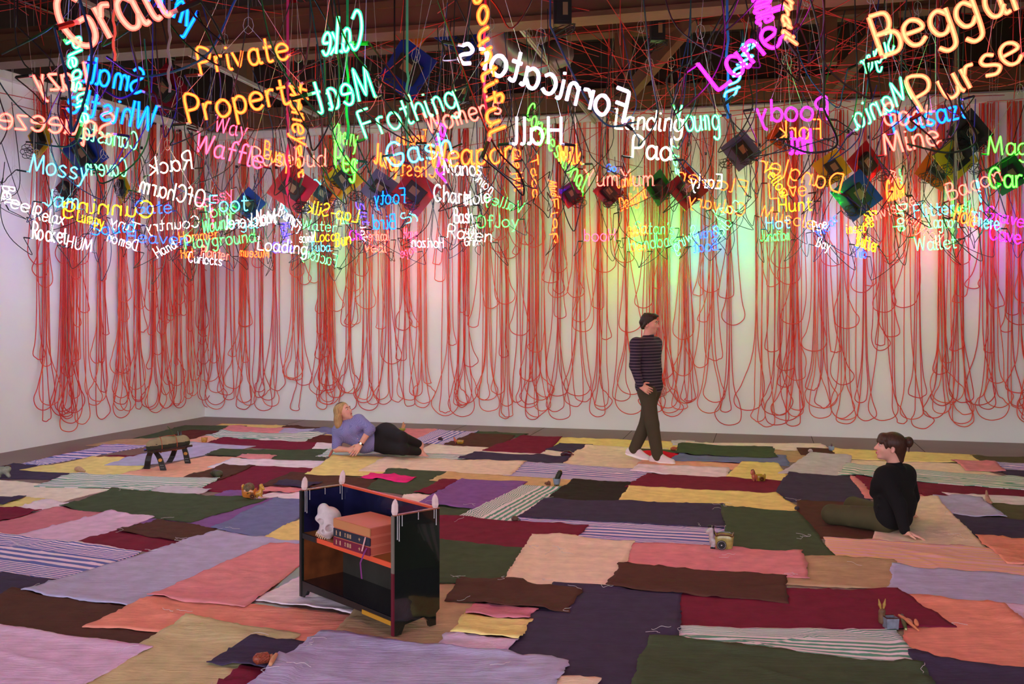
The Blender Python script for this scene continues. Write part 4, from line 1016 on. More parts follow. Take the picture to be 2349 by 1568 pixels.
S.rc(q(2024, 1190, -.04), kL, .085, .055, .03).rc(kL, aL, .052, .034, .02).rc(q(2040, 1186, .14), kR, .085, .055, .03).rc(kR, aR, .052, .034, .02); foot(S, aL, (.3, .8, -.1), (0, 0, 1), .85); foot(S, aR, (-.8, .3, -.1), (0, 0, 1), .85)
S.build('body', m_skin, .005, root); face_parts(root, hc, HR, m_brown)
S = SDF().rc(q(2032, 1091, -.11), q(2074, 1086, .12), .080, .080, .06).rc(q(2038, 1106, -.06), q(2066, 1102, .08), .118, .114, .06).rc(q(2038, 1145, -.06), q(2070, 1146, .12), .114, .108, .06).rc(q(2032, 1186, -.07), q(2062, 1184, .10), .108, .108, .06)
S.rc(shL, elL, .062, .056, .03).rc(elL, elL+(wrL-elL)*.92, .056, .040, .02).rc(shR, elR, .066, .062, .04).rc(elR, elR+(wrR-elR)*.92, .058, .040, .02).rc(q(2052, 1069), q(2053, 1074), .066, .08, .02)
for a in (1120, 1140, 1160, 1176): S.rc(q(2014, a, -.12), q(2066, a+6, -.15), .008, .005, .02)
S.rc(q(2012, 1110, -.1), q(2006, 1130, .02), .05, .04, .03)
S.build('sweater', mat('black_wool', (20, 16, 18), .95), .006, root)
S = SDF().rc(q(2028, 1196, -.06), q(2048, 1194, .10), .090, .095, .05).rc(q(2022, 1190, -.05), kL, .098, .080, .04).rc(kL, aL, .080, .055, .02).rc(q(2040, 1186, .14), kR, .098, .080, .04).rc(kR, aR, .076, .055, .02)
for t in (.2, .32, .44, .7): c = q(2022, 1190, -.05)*(1-t)+kL*t; S.rc(c+np.array([0, -.07, -.06]), c+np.array([.02, -.05, .085]), .009, .007, .02)
S.build('trousers', mat('olive_twill', (74, 66, 42), .85, .1), .0065, root)
L = lambda x, y, z: hc+HR@np.array([x, y, z])
S = SDF().el(L(0, -.026, .036), (.086, .100, .086), HR, .02).el(L(0, .060, .058), (.062, .040, .044), HR, .02).el(L(.028, .082, .030), (.034, .018, .026), HR, .012).el(L(-.028, .082, .030), (.034, .018, .026), HR, .012).rc(L(.06, .055, .03), L(.068, .04, -.015), .016, .010, .015).rc(L(-.06, .055, .03), L(-.068, .04, -.015), .016, .010, .015)
S.chain([L(0, -.07, -.02), L(0, -.085, -.09)], [.062, .040], .03).el(L(0, .118, -.062), (.075, .075, .085), HR, .008, 1).el(L(.085, .02, -.04), (.022, .045, .045), HR, .008, 1).el(L(-.085, .02, -.04), (.022, .045, .045), HR, .008, 1)
hr = S.build('hair', m_brown, .0055, root)
S = SDF().el(L(0, -.140, .058), (.044, .036, .044), HR, .01).rc(L(0, -.11, .045), L(0, -.13, .05), .022, .03, .01)
for i in range(9): a = i*.7; S.rc(L(.03*math.cos(a), -.135+.02*math.sin(a), .055+.03*math.sin(a)), L(.034*math.cos(a+1.2), -.15, .055+.04*math.sin(a+1.2)), .010, .004, .006)
S.rc(L(0, -.15, .04), L(.01, -.155, -.03), .008, .003, .006)
S.build('hair_bun', m_brown, .005, root)
# ------------------------------------------------------------------ bookshelf with painted panels
O = G(905, 1465); A = unit(G(688, 1370)-O); A[2] = 0; D = np.array([A[1], -A[0], 0]); O[2] = .014; U = np.array([0, 0, 1.]); wd, dp, hh = 1.0, .31, .652
BL = lambda a, d, z: O+A*a+D*d+U*z
BR = np.array([A, D, U]).T
root = thing('bookshelf', 'low two-shelf bookcase of dark painted and lacquered boards with an open top', 'bookshelf', O)
m_lac = mat('lacquer_greenblack', (20, 26, 22), .12, .35, 1.5, coat=.6); m_nvy = mat('lacquer_navy', (24, 24, 58), .22, .5, 6, coat=.3); m_org = mat('stain_orange', (158, 88, 40), .35, .35, 7, coat=.2); m_rst = mat('stain_rust', (104, 52, 26), .35, .5, 8)
m_oed = mat('edge_orange', (232, 88, 56), .5); m_med = mat('edge_maroon', (98, 24, 40), .4); m_ged = mat('edge_grey', (120, 108, 98), .4); m_bed = mat('edge_black', (34, 32, 32), .4); m_yed = mat('edge_yellow', (190, 130, 40), .45); m_drk = mat('lacquer_grey', (52, 48, 44), .25, .3, 4)
sp = [(0, 0), (.045, 0), (.07, .048), (.20, .062), (.232, .03), (.24, 0), (.285, 0), (.285, .065), (dp, .085), (dp, hh), (0, hh)]
for a0 in (0, wd-.022):
    mb = MB(); mb.prism([BL(a0, d, z) for d, z in sp], A*.022); s = mb.build('side_panel', m_lac, root)
    if a0: 
        mb = MB(); mb.box(BL(wd-.0235, dp/2, .52), (.0015, dp/2-.012, .125), BR); mb.build('painted_panel', m_nvy, s)
        mb = MB(); mb.box(BL(wd-.0235, dp/2, .23), (.0015, dp/2-.012, .145), BR); mb.build('painted_panel', m_rst, s)
    segs = ((.0, .34, m_med), (.34, .42, m_ged), (.42, .652, m_ged if a0 == 0 else m_bed)) if a0 == 0 else ((0, .652, m_bed),)
    for z0, z1, m in segs: mb = MB(); mb.box(BL(a0+.011, -.004, (z0+z1)/2), (.011, .004, (z1-z0)/2), BR); mb.build('edge_strip', m, s)
    if a0 == 0: mb = MB(); mb.box(BL(a0+.028, .006, .52), (.005, .004, .13), BR); mb.build('edge_strip', m_med, s)
    mb = MB(); mb.box(BL(a0+.011, dp/2, hh+.002), (.012, dp/2, .003), BR); mb.build('edge_strip', mat('edge_copper', (150, 84, 60), .4, .4, 20), s)
    mb = MB()
    for d, l in ((.018, .13), (.03, .14), (.05, .06), (.16, .04), (.27, .05), (.285, .09)): mb.rc = None; mb.tube([BL(a0-.002 if a0 == 0 else a0-.003, d, hh), BL(a0-.002 if a0 == 0 else a0-.003, d, hh-l*.9), BL(a0-.002 if a0 == 0 else a0-.003, d, hh-l)], [.0022, .0022, .003], 5)
    mb.build('wax_drip', mat('wax', (206, 196, 200), .4), s)
mb = MB(); mb.box(BL(wd/2, dp-.008, .36), (wd/2-.022, .007, .29), BR); bk = mb.build('back_panel', m_nvy, root)
mb = MB(); mb.box(BL(wd/2, dp-.0165, .22), (wd/2-.024, .0015, .13), BR); mb.build('painted_panel', m_drk, bk)
mb = MB(); mb.box(BL(wd/2, dp-.012, hh+.001), (wd/2-.02, .012, .006), BR); mb.build('edge_strip', m_oed, bk)
mb = MB(); mb.box(BL(wd/2, dp/2-.006, .382), (wd/2-.022, dp/2-.012, .011), BR); s = mb.build('shelf', m_org, root)
mb = MB(); mb.box(BL(wd/2-.08, .003, .379), (wd/2-.10, .006, .014), BR); mb.build('edge_strip', m_oed, s)
mb = MB(); mb.box(BL(wd-.11, .003, .377), (.088, .006, .016), BR); mb.build('edge_strip', m_bed, s)
mb = MB(); mb.box(BL(wd/2, dp/2-.006, .088), (wd/2-.022, dp/2-.012, .010), BR); s = mb.build('shelf', mat('lacquer_midnight', (26, 24, 38), .15, .3, 5, coat=.5), root)
mb = MB(); mb.prism([BL(a, .002, z) for a, z in ((.024, .098), (wd-.024, .098), (wd-.024, .0), (wd-.05, .0), (wd-.09, .05), (.30, .062), (.30, .058), (.024, .058))], -D*.006); mb.build('edge_strip', m_bed, s)
mb = MB(); mb.box(BL(.165, -.006, .066), (.14, .003, .012), BR); mb.build('edge_strip', m_yed, s)
# rock crystals stuck upright on the four corners
m_qz = mat('quartz', (232, 196, 194), .25, .08, 20, coat=.3)
for (a, d, h, tl), nm in zip(((.012, .01, .088, .02), (.012, dp-.02, .080, -.05), (wd-.012, .02, .082, .04), (wd-.012, dp-.02, .092, .1)), ('near front', 'near back', 'far front', 'far back')):
    b = BL(a, d, hh+.004); ax = unit((tl, .05, 1)); mb = MB(); mb.lathe(b, [(.014, 0), (.021, h*.2), (.0195, h*.62), (.013, h*.84), (.001, h)], 6, ax)
    tag(mb.build('quartz_crystal', m_qz), 'pinkish quartz point standing on the %s corner of the bookcase' % nm, 'crystal', 'quartz points on the bookcase corners')
# three thick orange volumes stacked on the middle shelf
m_ob = mat('book_orange', (214, 112, 88), .65); m_obs = mat('book_orange_side', (196, 92, 70), .7); m_osp = mat('spine_ochre', (200, 128, 84), .7); m_nsp = mat('spine_navy', (42, 44, 60), .6); m_msp = mat('spine_maroon', (120, 30, 56), .6); m_gld = mat('foil_gold', (214, 170, 130), .4)
b0 = P(849, 1271, 5.36); a1 = P(766, 1245, 5.62)-b0; a1[2] = 0; bl = np.linalg.norm(a1); a1 = a1/bl; d1 = np.array([a1[1], -a1[0], 0]); R1 = np.array([a1, d1, U]).T; zb = O[2]+.394; b0[2] = 0
def glyph(mb, c, s, kind):
    # strokes of the printed spine characters, boxes standing proud of the spine
    sets = {0: [(-.5, 0, .08, 1), (-.1, 0, .08, 1), (-.3, .1, .2, .08), (.15, .1, .12, .08)], 1: [(-.4, 0, .07, .9), (.0, 0, .07, .9), (.3, 0, .08, 1), (-.2, -.1, .2, .07)], 2: [(0, .8, .3, .09), (0, .5, .45, .08), (0, .15, .4, .08), (-.1, -.2, .3, .08), (0, -.6, .45, .09)],
     3: [(0, .8, .5, .08), (0, .1, .5, .07), (0, -.7, .5, .08), (-.45, .05, .07, .8), (.45, .05, .07, .8), (0, .05, .07, .8)], 4: [(0, 0, .12, .7), (0, .1, .6, .12), (.0, 0, .25, .25)]}
    for x, y, w, h in sets[kind]: mb.box(c-a1*x*s+U*y*s, (w*s, .0008, h*s), R1)
for i, (sm, nm) in enumerate(((m_msp, 'maroon'), (m_nsp, 'navy'), (m_osp, 'ochre'))):
    z0 = zb+i*.0535; root = thing('book', 'thick orange volume with %s spine, %s of the three stacked on the bookcase shelf' % (nm, ('bottom', 'middle', 'top')[i]), 'book', b0+U*z0, 'orange volumes on the bookcase shelf')
    c = b0+a1*bl/2+d1*.13; 
    for zc in (.003, .0495): mb = MB(); mb.box(c+U*(z0+zc), (bl/2, .13, .003), R1); mb.build('cover', m_ob, root)
    mb = MB(); mb.box(c+U*(z0+.0263)+d1*.003, (bl/2-.002, .125, .0205), R1); mb.build('page_block', m_obs, root)
    mb = MB(); mb.box(b0+a1*bl/2+d1*.0+U*(z0+.0263), (bl/2, .004, .0235), R1); s = mb.build('spine', sm, root)
    if i < 2:
        mb = MB()
        for t, k in ((.90, 0), (.80, 1), (.66, 2), (.585, 3), (.52, 3), (.27, 4)): glyph(mb, b0+a1*bl*t-d1*.0048+U*(z0+.0263), .0135, k)
        mb.build('spine_lettering', m_gld, s)
    if i == 1:
        mb = MB(); q2 = [b0+a1*.035-d1*(.006+.004*k)+U*(zb+.105-.027*k)+a1*.006*k for k in range(4)]
        for k in range(3): mb.prism([q2[k]-a1*.006, q2[k]+a1*.006, q2[k+1]+a1*.006, q2[k+1]-a1*.006], -d1*.0012)
        mb.build('ribbon_marker', mat('ribbon_pink', (222, 160, 160), .5), root)
    if i == 0:
        mb = MB(); q2 = [b0+a1*.02-d1*.008+U*(zb+.045), b0+a1*.028-d1*.02+U*(zb+.02), b0+a1*.022-d1*.05+U*(zb-.03), b0+a1*.014-d1*.05+U*(zb-.08), b0+a1*.008-d1*.05+U*(zb-.115)]
        for k in range(4): mb.prism([q2[k]-a1*.006, q2[k]+a1*.006, q2[k+1]+a1*.006, q2[k+1]-a1*.006], -d1*.0012)
        mb.build('ribbon_marker', mat('ribbon_violet', (130, 50, 120), .5), root)
# pale wax-covered mask-like skull beside the books
sc = P(752, 1203, 5.80); sc[2] = zb+.085; SR = headframe((-.22, -.92, -.12), (.35, 0, 1))
L = lambda x, y, z: sc+SR@np.array([x, y, z]); root = thing('skull', 'pale wax-coated skull with dark hollows leaning in the corner of the bookcase shelf', 'skull', sc-U*.085)
S = SDF().el(L(.01, -.03, .03), (.070, .070, .062), SR, .02).el(L(-.015, .01, -.025), (.055, .060, .045), SR, .02).rc(L(-.06, .02, .0), L(.06, .02, .02), .022, .020, .02).rc(L(-.04, .03, -.06), L(.03, .03, -.055), .014, .012, .015).el(L(.055, -.01, .07), (.035, .03, .04), SR, .02)
S.el(L(-.032, .062, .004), (.022, .045, .019), SR, .004, 1).el(L(.036, .056, .016), (.022, .045, .019), SR, .004, 1).el(L(-.004, .072, -.026), (.011, .03, .014), SR, .003, 1)
S.build('cranium', mat('bone', (206, 184, 186), .5, .1, 30), .004, root)
S = SDF()
for i in range(8): S.rc(L(-.045+.0125*i, .042-.0012*(i-3.5)**2, -.064), L(-.045+.0125*i, .044-.0012*(i-3.5)**2, -.084), .0055, .0035, .002)
S.build('teeth', mat('tooth', (214, 178, 150), .4), .003, root)
# ------------------------------------------------------------------ carved stool with a tied bolster
c0 = G(378, 1073); b = lambda x, y, Z=10.62: P(x, y, Z); root = thing('camel_saddle_stool', 'small dark wooden stool with splayed carved legs and a striped bolster tied on top', 'stool', c0)
m_bw = mat('ebony', (40, 28, 26), .35, .2, 8, coat=.3); m_gm = mat('gilt', (200, 140, 60), .4, .4, 60)
for (tx, ty, mx, my, bx, by, dz, fr) in ((356, 1018, 342, 1045, 337, 1077, .02, 0), (352, 1030, 366, 1050, 375, 1080, -.05, 1), (404, 1022, 396, 1045, 388, 1062, .32, 0), (418, 1016, 425, 1035, 431, 1064, .25, 1)):
    Zb = CH*F/(by-HY); pts = catmull([P(tx, ty, Zb+(.10 if fr else -.05)), P(mx, my, Zb+.04), P(bx, by-2, Zb)], 5); mb = MB(); V = []
    for j, p in enumerate(pts): w = .027+.006*j/len(pts); V += [p+np.array([-w, -.009, 0]), p+np.array([w, -.009, 0]), p+np.array([w, .009, 0]), p+np.array([-w, .009, 0])]
    n = len(pts); mb.add(V, [(4*j+a, 4*j+4+a, 4*j+4+(a+1) % 4, 4*j+(a+1) % 4) for j in range(n-1) for a in range(4)]+[(0, 1, 2, 3), (4*n-1, 4*n-2, 4*n-3, 4*n-4)])
    lg = mb.build('leg', m_bw, root)
    if fr:
        p = pts[int(n*.62)]; mb = MB(); mb.lathe(p+np.array([0, -.009, 0]), [(.022, 0), (.02, .004), (.012, .006), (.006, .009), (.001, .01)], 12, (0, -1, 0)); mb.build('medallion', m_gm, lg)
        mb = MB()
        for rr_ in (.80, .94):
            p = pts[int((n-1)*rr_)]
            for o in (-.014, 0, .014): mb.lathe(p+np.array([o, -.009, 0]), [(.004, 0), (.001, .003)], 6, (0, -1, 0))
        mb.build('stud', mat('stud_silver', (200, 200, 200), .3, metal=.6), lg)
a0, a1_, = b(342, 1024, 10.62), b(428, 1012, 10.85); ax = unit(a1_-a0); sd = unit(np.cross(ax, U)); up = np.cross(sd, ax); R2 = np.array([ax, -sd, up]).T; cc = (a0+a1_)/2; half = np.linalg.norm(a1_-a0)/2
for s in (-1, 1):
    mb = MB(); mb.tube([cc-ax*(half+.04)+sd*.07*s-up*.045, cc+ax*(half+.04)+sd*.07*s-up*.045], .013, 8); mb.build('rail', m_bw, root)
mb = MB(); mb.tube([cc-ax*half*.85+sd*.09-up*.05, cc-ax*half*.85-sd*.09-up*.05], .014, 8); mb.tube([cc+ax*half*.85+sd*.09-up*.05, cc+ax*half*.85-sd*.09-up*.05], .014, 8); mb.build('crosspiece', m_bw, root)
S = SDF().rc(cc-ax*(half*.78), cc+ax*(half*.78), .078, .080, .02); S.el(cc-ax*half*.2+up*.012, (.12, .082, .078), R2, .03)
S.build('bolster', [mat('bolster_tan', (150, 130, 100), .8, .15, 12), mat('bolster_green', (48, 48, 36), .8), mat('bolster_brown', (96, 64, 46), .8)], .006, root, mi=lambda c: np.where(((c-cc)@up) > .012, 0, np.where(((c-cc)@up) > -.045, 1, 2)))
mb = MB()
for o in (-.42, .38):
    t = np.linspace(0, 6.28, 24); mb.tube(np.array([cc+ax*half*o+sd*.084*math.cos(k)+up*(.092*math.sin(k) if math.sin(k) > 0 else .084*math.sin(k)) for k in t]), .004, 5)
mb.tube([cc-ax*half*.42+up*.09+sd*.01, cc+up*.094, cc+ax*half*.38+up*.09+sd*.01], .004, 5); mb.build('tie_cord', mat('tie_rust', (170, 80, 50), .7), root)
mb = MB(); mb.tube([cc+ax*.07+up*.08, cc+ax*.03+up*.17, cc+ax*.005+up*.2], [.008, .006, .003], 6); mb.build('stem', mat('stem_green', (70, 74, 44), .7), root)
mb = MB(); mb.tube([cc+ax*.12+up*.08, cc+ax*.115+up*.13], [.014, .006], 8); mb.tube([cc+ax*.145+up*.08, cc+ax*.15+up*.12], [.012, .006], 8); mb.build('finial', m_bw, root)
# ------------------------------------------------------------------ ceramic cart planters and vegetables on the towels
def frame(px0, px1, y, D2=0.):
    p0, p1 = GF(px0, y), GF(px1, y); w = np.linalg.norm((p1-p0)[:2]); return (p0+p1)/2, w
def local(c, yaw):
    ca, sa = math.cos(yaw), math.sin(yaw); R = np.array([[ca, -sa, 0], [sa, ca, 0], [0, 0, 1]]); return R, (lambda x, y, z: c+R@np.array([x, y, z]))
def wheel(root, c, ax, r, m, m2):
    mb = MB(); mb.lathe(c, [(r, 0), (r, .006), (r*.82, .009), (r*.78, .005), (r*.2, .006), (r*.15, .010), (.001, .011)], 20, ax); w = mb.build('wheel', m, root)
    mb = MB(); ax = unit(ax); u = unit(np.cross(ax, (0, 0, 1))); v = np.cross(ax, u)
    for i in range(6): a = i*math.pi/3; d = u*math.cos(a)+v*math.sin(a); mb.tube([c+ax*.008+d*r*.12, c+ax*.008+d*r*.78], r*.05, 5)
    mb.lathe(c, [(r*1.0, .004), (r*1.03, .004), (r*1.03, .008), (r*.95, .008)], 20, ax); mb.build('spoke', m2, w)
def eyes(root, pts, r):
    mb = MB()
    for p in pts: mb.lathe(p, [(r, 0), (r*.7, r*.6), (.0005, r)], 8, (0, -1, 0))
    mb.build('eye', m_blk, root)
def pot_trough(L, R, lx, ly, h, wall, wave):
    """hollow trough with a wavy rim: closed mesh"""
    n = 40; t = np.linspace(0, 2*math.pi, n, endpoint=False); sx, sy = np.sign(np.cos(t))*np.abs(np.cos(t))**.4, np.sign(np.sin(t))*np.abs(np.sin(t))**.4; mb = MB(); V = []
    rim = h*(1+wave*np.cos(4*t)+.5*wave*np.cos(2*t))
    for sc_, zz in ((.80, 0*t), (.90, h*.1+0*t), (1., h*.5+0*t), (1.04, rim*.98), (1.0, rim+h*.03), (.86, rim*.96), (.72, h*.35+0*t), (.3, h*.3+0*t)):
        V += [L(lx*sc_*a, ly*sc_*b_, z_) for a, b_, z_ in zip(sx, sy, zz)]
    m = len(V)//n; mb.add(V, [(i*n+j, i*n+(j+1) % n, (i+1)*n+(j+1) % n, (i+1)*n+j) for i in range(m-1) for j in range(n)]+[tuple(range(n-1, -1, -1)), tuple((m-1)*n+j for j in range(n))]); return mb
# orange cart drawn by a donkey, gourd in it
c, w = frame(552, 602, 1147); R, L = local(c+np.array([0, .05, 0]), -.08); m_oc = mat('glaze_orange', (206, 122, 48), .3, .25, 30, coat=.5); m_oc2 = mat('glaze_amber', (206, 150, 60), .3, .2, 30, coat=.5); m_bn = mat('glaze_brown', (70, 30, 14), .3, coat=.5)
root = thing('cart_planter', 'orange glazed donkey cart planter standing beside the green and purple towels', 'planter', c)
pot_trough(lambda x, y, z: L(x-.035, y, z+.006), R, .062, .045, .078, .01, .08).build('cart_body', m_oc, root, True)
S = SDF().rc(L(-.095, 0, .03), L(-.095, 0, .105), .012, .016, .01).el(L(-.095, -.0, .11), (.014, .03, .02), None, .01); S.build('tail_board', m_oc2, root, .003) if False else obj('tail_board', *S.mesh(.0035), m_oc2, root, True)
S = SDF().rc(L(.03, 0, .035), L(.07, 0, .05), .026, .022, .02).rc(L(.07, 0, .05), L(.082, 0, .112), .020, .016, .012).rc(L(.080, -.0, .118), L(.104, -.004, .088), .019, .012, .01).rc(L(.065, -.012, .04), L(.09, -.014, .008), .008, .006, .005).rc(L(.065, .012, .04), L(.09, .014, .008), .008, .006, .005).rc(L(.04, -.012, .03), L(.045, -.014, .006), .009, .006, .005)
obj('donkey', *S.mesh(.003), m_oc2, root, True)
S = SDF().rc(L(.068, 0, .125), L(.1, 0, .122), .006, .008, .004).rc(L(.062, 0, .12), L(.058, 0, .07), .006, .007, .004); obj('mane', *S.mesh(.0025), m_bn, root, True)
eyes(root, [L(.092, -.017, .112)], .003); wheel(root, L(.012, -.045, .026), R@np.array([0, -1, 0]), .026, m_oc, m_bn)
mb = MB()
for i in range(7): a = math.pi*(.1+.13*i); mb.tube([L(-.01+.035*math.cos(a), -.047, .045+.02*math.sin(a)), L(-.01+.022*math.cos(a), -.048, .042+.012*math.sin(a))], .0028, 5)
mb.build('painted_petals', m_bn, root)
gl = thing('gourd', 'mottled brown round gourd sitting in the orange donkey cart planter', 'gourd', L(-.035, 0, .03))
mb = MB(); mb.lathe(L(-.038, 0, .035), [(.02, 0), (.042, .02), (.053, .05), (.050, .075), (.036, .098), (.012, .108), (.001, .109)], 20); mb.build('skin', mat('gourd_skin', (112, 92, 66), .5, .4, 40), gl, True); mb = MB(); mb.tube([L(-.038, 0, .142), L(-.034, 0, .150)], [.005, .003], 6); mb.build('stalk', m_bn, gl)
mb = MB(); rr = np.random.default_rng(5)
for i in range(26): p = [L(.10+rr.normal(0, .012), -.02+rr.normal(0, .012), .004)]; a = rr.uniform(0, 6.28); 
S = SDF()
for i in range(9): S.rc(L(.105+.012*math.cos(i*2.1), -.02+.012*math.sin(i*2.1), .012), L(.125+.03*math.cos(i*1.3), -.035+.02*math.sin(i*1.7), .010), .007, .004, .006)
tag(obj('dried_corn_husk', *S.mesh(.0035), mat('husk', (190, 160, 150), .8), None, True), 'small pale dried husk lying at the front of the orange donkey cart', 'husk')
# green and yellow cart
c, w = frame(1634, 1688, 1266); R, L = local(c+np.array([0, .06, 0]), -.22); m_gy = mat('glaze_olive', (158, 142, 74), .3, .3, 25, coat=.5); m_pk = mat('glaze_flesh', (214, 158, 130), .35, .1, 20, coat=.4); m_gr = mat('glaze_grey', (176, 160, 160), .35, .2, 25, coat=.4)
root = thing('cart_planter', 'olive green glazed donkey cart planter standing on the pink towel', 'planter', c)
pot_trough(lambda x, y, z: L(x+.014, y, z+.002), R, .066, .052, .098, .01, .07).build('cart_body', [m_gy][0], root, True)
n = 48; t = np.linspace(0, 6.2832, n); rim = .100*(1+.07*np.cos(4*t)+.035*np.cos(2*t))+.002; mb = MB()
mb.tube(np.array([L(.014+.066*1.02*np.sign(math.cos(k))*abs(math.cos(k))**.4, .052*1.02*np.sign(math.sin(k))*abs(math.sin(k))**.4, z_+.003) for k, z_ in zip(t, rim)]), .0038, 5); mb.build('rim', m_bn, root)
mb = MB(); mb.box(L(.018, 0, .075), (.050, .042, .004), R); mb.build('inner_soil', m_pk, root)
S = SDF().rc(L(-.072, -.01, .03), L(-.078, -.01, .075), .018, .018, .01).rc(L(-.078, -.01, .09), L(-.082, -.012, .135), .020, .016, .01).rc(L(-.082, -.012, .138), L(-.108, -.016, .118), .019, .013, .01).rc(L(-.078, -.022, .145), L(-.074, -.026, .168), .006, .003, .005).rc(L(-.03, -.01, .045), L(-.07, -.01, .055), .022, .02, .015).rc(L(-.075, -.025, .03), L(-.077, -.025, .005), .008, .007, .005).rc(L(-.06, -.028, .03), L(-.060, -.028, .005), .008, .007, .005)
obj('donkey', *S.mesh(.0035), m_gr, root, True)
S = SDF().el(L(-.084, -.012, .160), (.026, .018, .009), R, .004).rc(L(-.066, -.012, .155), L(-.058, -.012, .105), .006, .006, .004); obj('mane', *S.mesh(.003), m_blk, root, True)
for hx in (-.06, -.077): mb = MB(); mb.lathe(L(hx, -.028, 0), [(.010, 0), (.010, .006), (.007, .012)], 10); mb.build('hoof', m_blk, root)
wheel(root, L(-.005, -.056, .036), R@np.array([0, -1, 0]), .034, m_gr, m_blk)
mb = MB(); mb.box(L(.081, -.0, .095), (.002, .022, .012), R); mb.build('tail_patch', mat('glaze_red', (190, 60, 44), .35), root)
# small yellow horse cart
c, w = frame(1724, 1759, 1107); R, L = local(c+np.array([0, .05, 0]), .1); m_ye = mat('glaze_yellow', (176, 136, 44), .3, .3, 30, coat=.5); m_ho = mat('glaze_rust', (186, 94, 62), .35, .2, 30, coat=.4)
root = thing('cart_planter', 'small yellow glazed horse cart planter on the edge of the maroon towel', 'planter', c)
pot_trough(lambda x, y, z: L(x+.03, y, z+.002), R, .045, .036, .062, .008, .10).build('cart_body', m_ye, root, True)
S = SDF().rc(L(-.012, 0, .04), L(-.045, 0, .045), .022, .020, .015).rc(L(-.045, 0, .05), L(-.056, 0, .098), .018, .015, .012).rc(L(-.056, 0, .102), L(-.070, -.004, .080), .017, .011, .01).rc(L(-.044, -.012, .035), L(-.050, -.014, .005), .008, .006, .005).rc(L(-.02, -.012, .03), L(-.02, -.014, .005), .008, .006, .005).rc(L(-.044, .012, .035), L(-.054, .014, .005), .008, .006, .005)
obj('horse', *S.mesh(.003), m_ho, root, True)
S = SDF().rc(L(-.066, 0, .112), L(-.05, 0, .118), .008, .007, .004).rc(L(-.040, 0, .108), L(-.032, 0, .075), .006, .006, .004); obj('mane', *S.mesh(.0025), m_bn, root, True)
eyes(root, [L(-.063, -.016, .098)], .003); wheel(root, L(.025, -.037, .026), R@np.array([0, -1, 0]), .025, m_ye, m_bn)
# rabbit-eared grey planter
c, w = frame(2032, 2067, 1449); R, L = local(c+np.array([0, .045, 0]), .1); root = thing('rabbit_planter', 'grey box planter with a long-eared rabbit behind it by the striped towel', 'planter', c)
n = 4; bx = [(-.034, -.03), (.036, -.034), (.036, .03), (-.034, .03)]; V = []
for s, zz in ((.9, 0), (1, .062), (.84, .062), (.7, .02)): V += [L(x*s, y*s, zz) for x, y in bx]
mb = MB(); mb.add(V, [(i*4+j, i*4+(j+1) % 4, i*4+4+(j+1) % 4, i*4+4+j) for i in range(3) for j in range(4)]+[(3, 2, 1, 0), (12, 13, 14, 15)]); mb.build('box_pot', [mat('glaze_bluegrey', (120, 124, 140), .35, .25, 30, coat=.4)][0], root)
mb = MB(); mb.tube([L(x*1.0, y*1.0, .063) for x, y in bx+[bx[0]]], .0025, 5); mb.build('rim', m_bn, root)
mb = MB(); mb.box(L(0, 0, .04), (.028, .024, .002), R); mb.build('inner_soil', m_pk, root)
S = SDF().rc(L(-.030, .035, .03), L(-.032, .036, .075), .02, .018, .01).el(L(-.030, .032, .085), (.018, .018, .016), None, .008); obj('rabbit', *S.mesh(.003), mat('rabbit_brown', (110, 76, 54), .5, .3, 40), root, True)
for s in (-1, 1): S = SDF().rc(L(-.030+.006*s, .034, .092), L(-.030+.013*s, .036, .120), .0045, .0085, .004).rc(L(-.030+.013*s, .036, .120), L(-.030+.020*s, .036, .152), .0085, .0025, .004); obj('ear', *S.mesh(.0022), mat('ear_ochre', (166, 124, 60), .5), root, True)
def veg(name, label, cat, pts, rad, m, tip=None, tipm=None):
    p = catmull(pts, 5); r = np.interp(np.linspace(0, 1, len(p)), np.linspace(0, 1, len(rad)), rad); root = thing(name, label, cat, p.mean(0)-np.array([0, 0, max(rad)]))
    mb = MB(); mb.tube(p, r, 12); mb.build('flesh', m, root, True)
    if tip is not None: mb = MB(); d = unit(p[-1]-p[-3]); mb.tube([p[-1]-d*.002, p[-1]+d*tip], [r[-1]*.9, r[-1]*.6], 8); mb.build('stalk', tipm or m_bn, root)
    return root
m_cu = mat('cucumber_green', (70, 78, 40), .45, .3, 30); m_ca = mat('carrot_orange', (212, 124, 86), .5, .12, 40)
def gp(px, py, z): p = GF(px, py); p[2] += z; return p
veg('cucumber', 'green cucumber lying under the carrot beside the rabbit planter', 'cucumber', [gp(2069, 1422, .014), gp(2073, 1435, .012), gp(2078, 1448, .010)], [.010, .013, .012, .008], m_cu, .004, mat('cut_pale', (206, 196, 140), .5))
veg('carrot', 'long peeled carrot leaning across the cucumber by the rabbit planter', 'carrot', [gp(2062, 1424, .024), gp(2080, 1436, .022), gp(2108, 1450, .006)], [.007, .011, .010, .004], m_ca)
veg('root_vegetable', 'short pink root behind the carrot by the rabbit planter', 'vegetable', [gp(2081, 1429, .012), gp(2088, 1434, .012), gp(2092, 1440, .011)], [.008, .012, .011, .005], mat('root_pink', (204, 120, 110), .5))
veg('root_vegetable', 'stubby pale orange root end beside the carrot on the coral towel', 'vegetable', [gp(2100, 1437, .030), gp(2102, 1440, .018), gp(2103, 1442, .010)], [.006, .012, .013, .010], m_ca)
